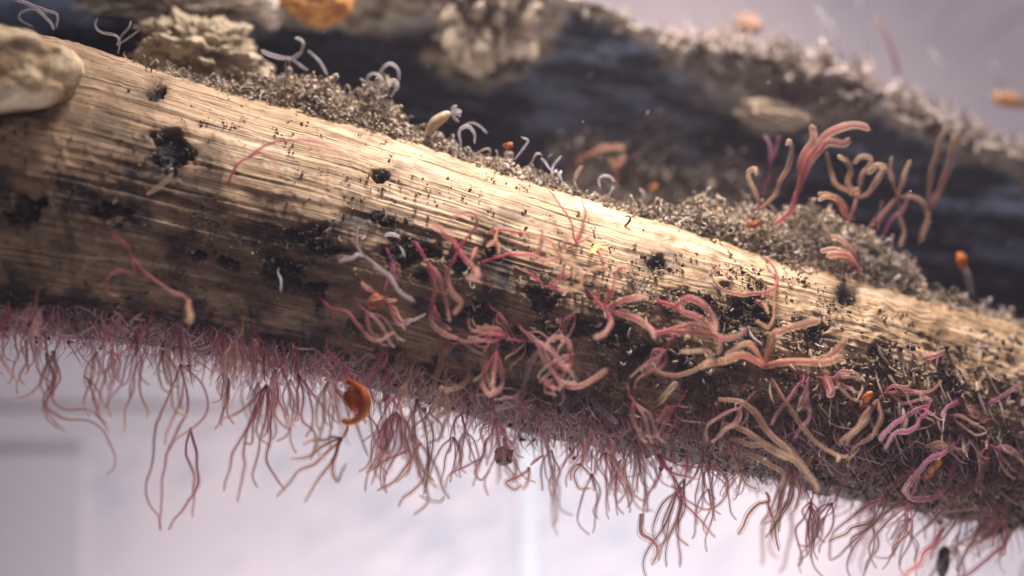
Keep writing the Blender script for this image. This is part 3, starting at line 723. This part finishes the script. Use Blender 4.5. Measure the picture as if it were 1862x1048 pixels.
W("magenta stemmed worm whose two broad arms arch over and meet at the tips", "1196,544 1212,555 1226,561", ["1226,561 1254,545 1280,555 1295,576 1300,600", "1226,561 1260,573 1288,588 1300,600"], 12, 'red', 0.7)
W("worm with a wavy broad arm forking into two pale tips", "1180,588 1190,606", ["1190,606 1216,603 1256,594 1277,598 1299,614 1309,632 1307,648", "1190,606 1240,606 1290,610 1322,620 1343,616 1356,599"], 11, 'red', 0.7)
W("worm bowed into a deep brown U below the wavy broad arm", "", ["1180,662 1205,680 1240,683 1275,668 1293,650 1285,637 1262,637 1236,641"], 10, 'tan', 0.6)
W("large worm with thick arms thrown out to both sides from a magenta knot", "1372,650 1378,657 1390,668", ["1390,668 1430,659 1482,653 1512,640 1532,620 1535,599", "1390,668 1450,660 1505,659 1536,652", "1384,660 1352,648 1312,657 1278,670", "1384,660 1368,634 1352,630 1318,643", "1390,668 1400,640 1405,610 1428,596 1462,586 1492,580"], 12, 'org', 0.9)
W("long slender worm sweeping down from the magenta knot to a forked pale tip", "", ["1392,672 1411,702 1430,732 1460,780 1492,812 1526,829 1540,826", "1500,816 1520,828 1524,842"], 8, 'tan', 0.9)
W("salmon worm curved into a wide open ring on the bright flank", "", ["1394,470 1409,490 1411,515 1390,530 1360,533 1328,530 1304,516 1297,500 1308,490 1326,500"], 8, 'red', 0.5)
W("salmon loop hanging under the wide open ring", "", ["1396,532 1406,556 1404,580 1392,594 1374,588", "1374,548 1390,556 1398,570"], 8, 'org', 0.5)
W("bundle of salmon arms fanning out over the white ridge", "1560,500 1560,488", ["1560,488 1541,464 1515,451 1488,456", "1560,488 1536,472 1508,468", "1560,488 1555,460 1536,441 1508,431", "1560,488 1544,470 1526,460 1500,462"], 12, 'red', 0.6)
# the tall group on the ridge, against the dark bone
W("forked worm with a crimson stem and pale hooked tips, first of the tall ridge group", "1342,429 1362,402 1381,382", ["1381,382 1372,350 1361,326 1358,309 1371,305 1376,322", "1381,382 1405,360 1416,330 1430,300 1440,272 1436,259 1427,265"], 10, 'tan', 0.4, free=0.1, tw=7)
W("dim violet grey forked worm behind the first forked worm", "1388,352 1400,305", ["1400,305 1398,266 1387,245", "1400,305 1416,270 1420,246"], 7, 'vio', 0.2, free=1.4)
W("stout bright red worm leaning over with a long flat tan tip", "1402,410 1434,386 1452,348", ["1452,348 1462,310 1474,280 1496,252 1524,238 1560,231 1584,238", "1450,350 1456,300 1478,262 1478,240 1474,222", "1456,340 1474,290 1500,258 1532,262 1543,248"], 17, 'red', 0.5, free=0.2, tw=11)
W("cluster of pale arms with bent fingers around an orange middle", "1545,402 1556,382 1562,360", ["1562,360 1540,334 1545,312 1540,293 1523,288", "1562,360 1566,338 1569,318 1580,304 1582,286 1563,282 1549,297", "1562,360 1580,352 1590,333 1609,305 1594,300 1576,316", "1562,360 1556,345 1541,356", "1562,360 1524,338 1511,312 1504,276"], 11, 'tan', 0.4, free=0.1)
W("short orange worm arching beside the cluster of pale arms", "", ["1543,402 1534,376 1518,362 1500,358 1484,366", "1536,394 1524,372 1508,352 1490,350"], 11, 'org', 0.4, free=0.0)
W("greyish yellow worm standing on splayed legs, two pointed arms up", "1596,418 1606,392 1632,358", ["1632,358 1626,330 1622,308 1622,284", "1632,358 1644,332 1650,308 1656,290", "1632,358 1634,392 1642,420 1634,446", "1640,352 1668,362 1684,384 1690,404 1674,440"], 11, 'tan', 0.3, free=0.2)
W("tallest worm, twin brown see-through arms reaching the far rim", "1672,444 1688,404 1694,384", ["1694,384 1688,350 1694,312 1706,272 1722,232", "1694,384 1710,340 1726,290 1746,238"], 13, 'brn', 0.3, free=0.5)
W("thin mauve worm threading between the splayed legs", "", ["1608,424 1622,396 1640,380 1656,350", "1580,414 1600,392 1604,366"], 6, 'vio', 0.2, free=0.6)
strand("blunt orange capped stalk standing alone against the dark bone", "1768,536 1764,508 1753,482", 12, 'gry', 0.1, free=0.4, name="stalk", cat="stalk")
strand("orange bud perched on the lone grey stalk", "1752,486 1748,470 1737,459", 20, 'fir', 0.1, free=0.35, name="orange_bud", cat="bud", solid=True)
W("out of focus orange worm crooked over the brown crust", "1050,302 1066,284", ["1066,284 1086,271 1110,270 1138,272"], 10, 'org', 0.1, free=3.0)
W("out of focus orange and yellow worm standing on the brown crust", "", ["1122,326 1116,302 1104,286", "1120,310 1132,296 1138,284"], 13, 'org', 0.1, free=2.8)
W("thin blurred red worm rising high above the far rim", "", ["1636,142 1626,102 1612,66 1588,28"], 13, 'red', 0.2, free=4.4)
for lab, s, wd in [("blurred white wisp standing over the salmon tuft", "1525,96 1512,54 1482,14", 16), ("faint white wisp left of the thin red worm", "1574,128 1572,60 1560,4", 12), ("blurred white wisp between the red worm and the corner", "1728,150 1712,118 1686,90", 14), ("blurred white wisp rising beside the yellow orange tuft", "1828,172 1816,140 1806,112", 13), ("blurred tan sprig on the rim beside the white wisp", "1420,88 1422,62 1416,48", 10)]:
    strand(lab, s, wd, 'wht' if 'white' in lab else 'brn', 0.2, free=4.6)
# the left flank
W("blurred pink worm arched over the tan flank like a bow", "416,336 430,304 452,286", ["452,286 500,260 545,252 590,262 624,286", "452,286 480,282 500,296 502,330"], 9, 'pnk', 1.3)
W("lone crimson worm trailing down the brown flank with a side loop", "204,424 220,436 237,464", ["237,464 252,484 275,504 312,526 336,542 343,566", "242,472 244,496 212,493 190,508 196,532 214,540"], 6, 'mag', 0.5)
W("crimson worm drooping over the lower flank in a loose zigzag", "578,540 600,560", ["600,560 612,592 626,632 650,655 666,645 682,652", "602,563 632,568 652,592 690,621 718,609"], 7, 'mag', 0.5)
W("lavender grey worm lying diagonally with a swollen end", "655,412 650,445 662,466", ["662,466 690,490 710,505 730,535 752,549", "655,448 640,465 616,476"], 8, 'gry', 0.6)
W("short violet worm hanging inside the mouth of the big black pit", "703,452 713,470", ["713,470 712,492 702,512 696,532", "713,470 718,500 712,520"], 8, 'vio', 0.2)
W("small pinkish worm nestled in crumbs near the flat black patch", "", ["690,540 672,528 660,516", "694,540 706,548 720,546"], 7, 'red', 0.3)
W("straight crimson worm ending in a blurred orange swelling", "905,562 904,600 903,640", ["903,640 884,672 876,700 884,716 900,714", "903,640 913,670 916,698 902,716", "903,640 900,676 892,706"], 9, 'mag', 0.9, knob=0.8)
W("tall blurred worm forming a narrow U above the black fringe", "", ["800,604 798,640 796,676 786,712 764,730", "838,632 848,668 846,694 832,708 812,710 800,700"], 10, 'tan', 0.9)
W("crimson forked worm ending in a yellowish upcurved tip", "988,638 1003,655", ["1003,655 1012,682 1028,700 1052,701 1080,690 1103,674", "1003,655 1026,672 1038,664 1036,632 1016,612 990,626"], 9, 'red', 0.6)
W("bleached dirty strand sagging through the black fringe", "", ["1000,604 1004,618 984,637 960,664 953,690 948,724 922,738 894,741"], 11, 'gry', 0.3)
strand("pale beige twig slanting down across the black fringe", "1060,708 1084,738 1104,755 1127,769", 8, 'gry', 0.5)
strand("pale beige ragged flake strand beside the slanting twig", "1118,750 1158,733 1190,736 1214,716 1232,698", 10, 'tan', 0.5)
strand("thin pink wisp curving to the foot of the hanging arms", "692,586 720,590 748,583 778,568", 4, 'gry', 0.5)
strand("short straight white thread beside the flat black patch", "507,487 509,510 508,534", 5, 'wht', 0.4)
strand("bright white flake thread above the big black pit", "700,430 712,427 727,433", 7, 'wht', 0.2)
strand("glinting white thread running down into the big black pit", "722,444 730,456 734,470", 4, 'wht', 0.2)
strand("pale forked splinter lying under the black hole of the upper flank", "268,352 290,336 312,316", 8, 'tan', 0.3)
# lower right
W("worm with many long tan arms combed towards the lower corner", "1288,712 1304,752 1322,796", ["1322,796 1356,806 1398,812 1432,838", "1306,726 1345,730 1380,758 1402,796 1436,824", "1322,796 1352,822 1398,840 1420,860 1416,888", "1322,796 1340,842 1356,876 1376,892", "1312,770 1350,782 1390,806 1425,830 1452,846"], 10, 'tan', 0.9, tw=8)
W("thick straight tan worm pointing down to a blunt pale end", "", ["1398,786 1424,812 1450,845 1474,872 1489,896"], 13, 'tan', 1.1)
W("violet worm with arms splitting into a tall narrow V", "1460,672 1457,694", ["1457,694 1432,728 1408,756 1400,778", "1459,696 1471,738 1470,766 1440,800"], 7, 'vio', 0.7)
W("plump pink petal shaped worm hanging among pale streaks", "", ["1492,672 1500,690 1508,712 1502,722"], 15, 'pnk', 0.4)
W("worm with a wide crimson bow swinging out below the fringe", "1178,792 1196,826", ["1196,826 1240,848 1296,848 1322,876 1312,908 1282,926 1244,908 1216,882", "1196,826 1196,866 1174,914 1166,956", "1200,832 1222,872 1236,908 1270,940 1304,978", "1198,830 1232,886 1232,960 1236,1034", "1200,830 1216,856 1240,866 1272,872"], 8, 'mag', 0.5)
W("stubby orange brown worm dangling free with a curled foot", "", ["1166,934 1166,970 1186,984 1196,1002 1186,1030"], 14, 'org', 0.4)
W("orange brown worm split into a wide inverted V below the fringe", "1392,896 1396,912", ["1396,912 1372,930 1352,958 1340,976", "1396,912 1405,950 1412,1002"], 11, 'org', 0.4)
W("long brown worm slanting out below the dark right hand underside", "", ["1652,908 1610,938 1560,962 1504,990"], 10, 'brn', 0.6)
W("bright magenta worm with arms closing into a long ring", "1738,764 1748,784 1738,806", ["1738,806 1712,824 1690,838 1668,868 1644,894", "1740,800 1738,850 1706,896 1664,908 1642,892 1656,862"], 9, 'vio', 0.9)
strand("orange sliver held inside the long magenta ring", "1676,882 1692,858 1708,836", 15, 'fir', 0.7, name="orange_sliver", cat="sliver", solid=True)
strand("orange sliver beside the parallel brown arms", "1560,752 1572,732 1584,716", 14, 'fir', 0.7, name="orange_sliver", cat="sliver", solid=True)
W("worm with parallel brown arms sweeping down and left", "1606,708 1596,728", ["1596,728 1570,752 1546,788 1526,812", "1596,730 1584,756 1560,782 1540,814", "1598,730 1604,758 1590,786 1560,806"], 9, 'brn', 0.8)
W("violet pink worm streaming sideways above the long magenta ring", "1712,712 1690,738", ["1690,738 1650,756 1622,770 1596,800", "1690,738 1664,770 1630,790 1604,818"], 9, 'vio', 0.8)
W("small pink upcurved worm on the streaked right flank", "", ["1668,640 1684,652 1704,650 1718,636"], 9, 'pnk', 0.4)
W("lilac worm looping among whitish streaks near the frame edge", "", ["1752,722 1786,742 1812,724 1836,708 1856,692", "1748,724 1726,742 1712,760"], 9, 'vio', 0.4)
W("thick reddish worm slanting down past the black crumb", "", ["1842,962 1816,1000 1786,1026 1748,1052"], 12, 'pnk', 0.6)
W("pale pink blurred worm slanting out at the lower edge", "", ["1716,962 1690,1000 1662,1030 1642,1056"], 12, 'pnk', 1.6)
W("brown worm drooping beside the dark grit sliver", "", ["1790,950 1766,988 1748,1010 1740,1044"], 10, 'brn', 0.4)
# the left fringe
W("worm with two long arms trailing sideways then straight down", "76,600 84,640", ["84,640 78,680 60,714 26,731", "84,640 104,670 100,706 84,734 108,760 150,765 182,782 202,812 209,842 193,868", "88,646 98,690 94,728 120,746 160,748 186,766 200,790", "84,640 92,690 80,733 98,762 122,786"], 6, 'mag', 0.4)
W("thin worm with a bent arm crossing the two trailing arms", "152,684 160,692", ["160,692 170,730 180,756 197,776", "160,692 180,716 190,740"], 6, 'mag', 0.4)
W("worm fanning from a dark red knot at the black band", "264,588 250,606", ["250,606 206,658 154,685", "250,606 230,660 214,702 188,746", "250,606 242,684 228,756 221,786", "252,610 256,700 263,744 262,762"], 6, 'mag', 0.5)
W("longest worm, lyre shaped, its arms hanging far below the bone", "324,598 329,662", ["329,662 308,712 289,752 280,806 267,882 272,918 286,937 290,968", "329,662 341,728 326,770 301,828 295,900 292,962", "329,662 368,700 377,742 350,776 320,796 297,832", "329,662 331,720 312,770 299,816"], 6, 'mag', 0.5)
W("double stranded worm hanging beside the lyre shaped one", "", ["346,778 355,830 356,880 342,918 313,944 305,966", "345,784 339,826 350,872 349,942"], 7, 'pnk', 0.5)
W("bushy crimson worm with seven straight drooping arms", "482,640 485,700", ["485,700 450,738 402,766", "485,700 456,770 425,832 406,896", "485,700 481,768 470,820 461,860 472,888", "485,700 490,762 485,832 500,870 516,892", "485,700 512,740 520,782", "485,700 462,760 456,802 438,802", "470,730 444,806 441,852 428,914"], 6.5, 'mag', 0.5)
W("crimson stemmed worm with wide set arms beside the orange curl", "534,624 541,680", ["541,680 550,722 549,762 572,792 566,838", "541,680 580,730 612,768", "541,680 540,752 522,790 498,802", "541,680 562,720 566,770 556,800"], 6, 'mag', 0.5)
W("pale orange worm radiating from a blurred hub under the orange curl", "632,772 621,797", ["621,797 590,812 560,830 528,835", "621,797 580,840 540,862 498,904", "621,797 600,840 572,880 549,917", "621,797 604,850 612,874 628,846", "621,797 580,798 552,806"], 8, 'org', 0.7)
W("worm knotted into a pear shaped basket of loops", "786,738 780,750", ["780,750 756,770 747,798 770,807", "780,750 800,772 800,794 776,806", "780,750 774,776 776,800"], 6, 'mag', 0.3)
W("yellowish worm with three long arms hanging under the pear shaped basket", "", ["765,806 750,832 720,868 684,897", "778,812 771,862 738,898 724,928", "746,818 704,838 664,857"], 8, 'org', 0.5)
strand("short yellow brown curl drifting free below the fringe", "764,902 780,910 800,914 808,903", 7, 'tan', 0.5, name="drifting_curl", cat="curl")
W("rusty worm with a hooked arm stepping down and left", "888,796 880,828", ["880,828 848,850 820,864 811,892", "880,828 862,856 872,872 888,852"], 6, 'pnk', 0.4)
W("pinkish worm ending in a flat orange foot above the pale seam", "988,828 962,850", ["962,850 945,868 922,880 936,892 952,884", "962,850 958,872 948,890"], 9, 'org', 0.4)
W("orange brown worm bunched into short bent fingers above the pale seam", "1058,806 1056,844", ["1056,844 1044,868 1050,892 1072,890", "1056,844 1076,872 1078,894", "1056,844 1040,860 1036,876"], 8, 'org', 0.4)
W("short crossing pair of crimson arms below the orange curl", "706,738 696,756", ["696,756 682,786 654,806", "664,752 688,784 690,826"], 6, 'mag', 0.5)
W("red worm at the frame edge with a thick bright stem", "18,560 6,590 -4,620", ["-4,620 4,660 30,700", "-4,620 -20,660 -30,690"], 8, 'red', 0.5)
W("orange speckled worm ending in a blurred pale knob on the lower flank", "", ["345,546 346,568 342,584"], 9, 'org', 0.8, knob=0.8)
# orange curl
oc = bpy.data.objects.new("orange_curl", None); C.objects.link(oc); oc.location = P(645, 730, -1.0)
tag(oc, "vivid orange curled lump hooked at its lower end, hanging in the fringe", "curl")
q = P(*np.array(ps("634,694 650,702 662,722 661,746 648,762 632,768 618,764")).T, np.array([-1.1, -1.2, -1.3, -1.3, -1.3, -1.3, -1.2]) - 1.0) - np.array(oc.location)
link("hook", tube_mesh("hook", q, 15, 'fir', 0, 1, False, True), None, oc)
b_ = blob("lump", 646, 724, -2.15, 17, 26, 13, 8, two((0.55, 0.09, 0.01), (0.85, 0.26, 0.04)), 0.9, 1.7, MSOLID, 5, sub=3, parent=oc)
b_.location = P(646, 724, -2.15) - np.array(oc.location)
# small orange flecks
for i, (lab, x, y, Y, r) in enumerate([("small bright orange fleck among white threads on the ridge", 924, 265, -0.4, 7), ("tiny red orange fleck on the pale crust behind the ridge", 1189, 341, 2.5, 6),
        ("rusty orange smear on the flank below the lavender grey worm", 684, 548, -2.05, 13), ("small red fleck at the foot of the crimson stemmed ridge worm", 1372, 408, -0.2, 8)]):
    lumpthing("orange_fleck", lab, "fleck", x, y, Y, r * 1.3, r * 0.8, r * 0.5, 20, two((0.34, 0.11, 0.05), (0.54, 0.21, 0.10)) if 'rusty' in lab else two((0.40, 0.12, 0.05), (0.66, 0.24, 0.08)), 1.1, 1.6, MSOLID, seed=100 + i, sub=3)
# white threads of the ridge
for lab, s, wd, fr_ in [("long curved white thread at the top corner", "16,-4 56,12 84,34 96,54", 7, -0.4), ("white thread hooping over beside the long curved one", "40,2 84,20 103,26 100,48", 5, -0.4), ("faint white ring thread against the black corner", "60,50 40,40 38,26 60,18 84,24", 4, 0.4),
        ("white thread rising in an S from the small forked sprout", "214,98 214,74 204,64 180,61 172,50 179,34", 5, -0.2), ("short white prong of the small forked sprout", "213,84 222,66 234,54 238,42", 5, -0.2), ("second white prong of the small forked sprout, leaning outwards", "214,82 234,70 254,56", 4, -0.2),
        ("white thread with a curled hook, standing above the fluff", "560,128 528,106 545,94 553,76 546,67 536,68", 7, 0.3), ("stubby grey thread pointing towards the hooked white thread", "530,106 498,102 470,93", 9, 0.4), ("grey thread bent like a roof beside the hooked one", "560,92 580,114 594,140", 6, 0.3),
        ("white coil crowning the fluff heap, tallest of its coils", "694,160 690,136 704,118 720,128 720,150 712,162", 7, 0.2), ("white coil on the shoulder of the fluff heap", "690,170 672,158 668,142 682,134 696,146 690,158", 6, 0.1), ("white coil hanging in front of the fluff heap", "712,176 726,160 716,146 702,152", 6, 0.0),
        ("white thread arched over the ridge past the beige tube", "838,262 838,240 852,232 864,246 862,262", 6, -0.1), ("thin white arc behind the arched white thread", "840,234 864,226 886,244", 3, 0.4), ("white zigzag thread beside the small orange fleck", "936,290 952,272 958,258 944,252", 5, -0.2),
        ("white thread pointing up from the ridge after the zigzag", "1004,318 1010,300 1022,284", 5, -0.1), ("small forked white thread low on the ridge", "1004,312 990,296 980,286", 4, -0.1), ("white thread sticking out of crumbs near the orange worm", "1022,330 1018,320 1012,314", 5, 0.0),
        ("white curl lying on crumbs behind the ridge", "1092,340 1090,326 1104,320 1116,330", 5, 0.2), ("tan pointed thread standing behind the ridge", "1044,332 1052,316 1062,304", 7, 0.4), ("white prick of thread beside the red orange fleck", "1166,362 1166,350 1160,346", 4, 0.8)]:
    strand(lab, s, wd, 'wht' if 'white' in lab or 'grey' in lab else 'tan', 0.15, free=fr_)
st = bpy.data.objects.new("beige_tube", None); C.objects.link(st); st.location = P(780, 240, -0.1)
tag(st, "beige crumbly tube leaning up from the ridge with a white frilled mouth", "tube")
q = P(*np.array(ps("776,246 792,228 808,214 822,206")).T, -0.15) - np.array(st.location)
link("tube_wall", tube_mesh("tube_wall", q, 17, 'tan', 0.4, 1, False, True), None, st)
for s in ("820,206 826,198 834,196", "822,207 832,206 834,214", "820,205 824,212 832,220", "820,204 830,201 838,204"):
    q = P(*np.array(ps(s)).T, -0.2) - np.array(st.location); link("frill", tube_mesh("frill", q, 5, 'wht', 0, 1, False), None, st)

# ------------------------------------------------------------------ the crowded fringe: shared worms, then hairs
protos = []
for k in range(10):
    pieces = []
    n = random.choice([3, 4, 4, 5]); tl = random.uniform(0.3, 0.55)
    tr = np.array([[0, 0, 0], [random.uniform(-.05, .05), -.03, -tl / 2], [random.uniform(-.08, .08), -.06, -tl]])
    pl = ['dul', 'pnk', 'dul', 'mag', 'tan'][k % 5]
    pieces.append(("trunk", tube_mesh("trunk", tr, 4.2, pl, 0, .25)))
    for j in range(n):
        a = (j - (n - 1) / 2) * 0.34 + random.uniform(-.15, .15); L = random.uniform(0.7, 1.3)
        p0 = tr[-1]; d1 = np.array([math.sin(a), random.uniform(-.35, .35), -math.cos(a)]); d2 = np.array([math.sin(a) * random.uniform(-.9, .5), random.uniform(-.3, .3), -1.0])
        p1 = p0 + d1 * L * .4; p2 = p1 + d2 * L * .4; p3 = p2 + np.array([random.uniform(-.8, .8), random.uniform(-.3, .3), -.6]) * L * .28
        pieces.append(("palp", tube_mesh("palp", np.array([p0, p1, p2, p3]), 6.6, pl, .2, 1)))
    protos.append(pieces)
SEG = [(150, "under the bent trailing arms"), (300, "near the dark red knot"), (420, "beside the lyre shaped worm"), (540, "around the bushy crimson worm"), (660, "near the orange curl"), (820, "by the pear shaped basket"),
       (960, "by the floating dark crumb"), (1120, "above the pale seam"), (1280, "by the wide crimson bow"), (1440, "over the inverted V worm"), (1600, "by the long slanting brown worm"), (1740, "below the magenta ring"), (9999, "by the drooping lower corner")]
SEGF = [(760, "near the lavender grey worm"), (900, "near the open loop worm"), (1060, "near the wide orange hook"), (1220, "near the lower black pit"), (1380, "near the wavy broad arm"), (1540, "near the thick armed large worm"), (1700, "near the parallel brown arms"), (9999, "near the lilac worm")]
TINT = ['dusty pink', 'rosy', 'greyish pink', 'magenta', 'tan']
def place_worm(px, py, Y, rot, sc_, label, group, k=None, seg=True):
    k = random.randrange(10) if k is None else k
    pieces = protos[k]
    place = next(t for x, t in (SEG if seg else SEGF) if px < x)
    size = 'short' if sc_ < (0.72 if seg else 0.6) else 'long'
    deep = surf_Y(px, py) - Y
    dep = ('blurred ' if deep < -0.5 or deep > 0.3 else '')
    arms = {3: 'three', 4: 'four', 5: 'five'}[len(pieces) - 1]
    turn = 'left-leaning ' if rot > 0.22 else ('right-leaning ' if rot < -0.1 else '')
    label = f"{size} {dep}{turn}{TINT[k % 5]} {arms}-armed worm " + ("in the fringe " if seg else "on the flank ") + place
    r = bpy.data.objects.new("fringe_worm", None); C.objects.link(r); r.location = P(px, py, Y)
    r.rotation_euler = (random.uniform(-.3, .3), rot, random.uniform(-.9, .9)); r.scale = (sc_,) * 3
    tag(r, label, "worm", group)
    for nm, me in pieces:
        o = bpy.data.objects.new(nm, me); C.objects.link(o); o.parent = r
knots = [-20 + 1920 * (i + random.random()) / 34 for i in range(34)]
for i in range(118):
    px = random.choice(knots) + random.gauss(0, 11)
    if 1050 < px < 1500 and random.random() < 0.25: continue
    up = random.random(); py = botf(px) - 95 * up + 12
    rot = np.interp(px, [0, 400, 800, 1200, 1900], [0.05, 0.0, 0.1, 0.15, 0.55]) + random.gauss(0, .28)
    place_worm(px, py, surf_Y(px, py) - 0.05 + random.choice([-0.1, -0.4, random.uniform(0.6, 2.6), -random.uniform(0.4, 1.0)]), rot, random.choice([random.uniform(0.45, 0.8), random.uniform(0.7, 1.3)]) * (1.15 if px > 500 else 0.85),
               None, "thin worms of the crowded fringe", seg=True)
for i in range(64):
    px = random.uniform(640, 1850); rel_ = random.uniform(0.42, 0.85); py = topf(px) + rel_ * (botf(px) - topf(px))
    place_worm(px, py, surf_Y(px, py) - random.choice([0, 0.1, 0.5]), random.gauss(0.3, 1.1), random.uniform(0.35, 0.85),
               None, "small worms scattered over the flank", seg=False)
# hairs
M = 7600
px = rng.uniform(-80, 1960, M); px = px[rng.random(M) < np.interp(px, [0, 700, 1200, 1862], [0.40, 0.48, 0.75, 1.0])]; M = len(px); up = rng.random(M) ** 0.8
py = botf(px) - up * np.interp(px, [0, 600, 1100, 1862], [70, 70, 110, 200]) + 8
Y = surf_Y(px, np.minimum(py, botf(px) - 4)) - 0.02 + rng.uniform(0, 2.6, M) * (up < 0.5)
b0 = P(px, py, yofs(px)); b0[:, 1] = Y
lean = np.interp(px, [0, 400, 900, 1300, 1862], [-0.05, 0, 0, -0.15, -0.55])
dr = np.stack([rng.normal(0, .45, M) + lean, rng.normal(-.35, .4, M), -np.abs(rng.normal(0.85, .35, M))], -1)
ln = rng.uniform(0.15, 0.75, M) ** 1.3 * 1.15 * (0.6 + 0.4 * np.interp(px, [0, 800, 1862], [1.2, 0.8, 1.2]))
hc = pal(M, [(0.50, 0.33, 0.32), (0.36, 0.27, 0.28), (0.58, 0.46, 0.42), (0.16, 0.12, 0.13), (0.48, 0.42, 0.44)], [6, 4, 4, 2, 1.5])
hc = hc * np.interp(px, [0, 500, 1000, 1862], [1.15, 1.15, 0.95, 0.5])[:, None]  # underside shade put into the strand colour, deepening to the right
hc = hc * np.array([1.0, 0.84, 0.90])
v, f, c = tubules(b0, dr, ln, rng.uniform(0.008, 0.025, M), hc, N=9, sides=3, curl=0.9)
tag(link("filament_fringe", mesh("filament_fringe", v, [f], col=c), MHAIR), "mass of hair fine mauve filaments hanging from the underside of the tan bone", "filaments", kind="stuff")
# grit caught in the fringe
M = 2600
px = rng.uniform(-50, 1940, M); py = botf(px) + rng.normal(-34, 26, M)
k = fbm(px / 26, py / 24, 5, 3) > 0.50; px, py = px[k], py[k]; M = len(px)
c0 = P(px, py, yofs(px)); c0[:, 1] = surf_Y(px, np.minimum(py, botf(px) - 5)) + rng.uniform(-0.15, 0.8, M)
v, f, c = lumps(c0, rng.uniform(0.012, 0.05, M), pal(M, [(0.03, 0.03, 0.032), (0.10, 0.085, 0.08), (0.30, 0.26, 0.24)], [5, 3, 1.5]))
tag(link("fringe_grit", mesh("fringe_grit", v, [f], col=c), MCR), "dark grit caught between the filaments under the tan bone", "grit", kind="stuff")
# motes in the water
M = 170
px = rng.uniform(0, 1862, M); py = rng.uniform(0, 1048, M); Y = rng.uniform(-6, 3, M)
v, f, c = lumps(P(px, py, Y), rng.uniform(0.005, 0.013, M), pal(M, [(0.8, 0.78, 0.8)], [1]))
tag(link("drifting_motes", mesh("drifting_motes", v, [f], col=c), MCR), "tiny pale specks drifting in the water", "motes", kind="stuff")

# ------------------------------------------------------------------ murky water between lens and wall
HZ = box("haze", (-45, -D - 3, -30), (45, YW + 6, 30), None, bev=0.001)
hm, hnt, hout = new_mat("murky_water")
pv = N(hnt, "ShaderNodeVolumePrincipled"); pv.inputs["Color"].default_value = (0.76, 0.72, 0.88, 1); pv.inputs["Density"].default_value = 0.0017; pv.inputs["Anisotropy"].default_value = 0.3
hnt.links.new(pv.outputs[0], hout.inputs["Volume"]); HZ.data.materials.append(hm)
tag(HZ, "faint murk of the aquarium water", kind="stuff")
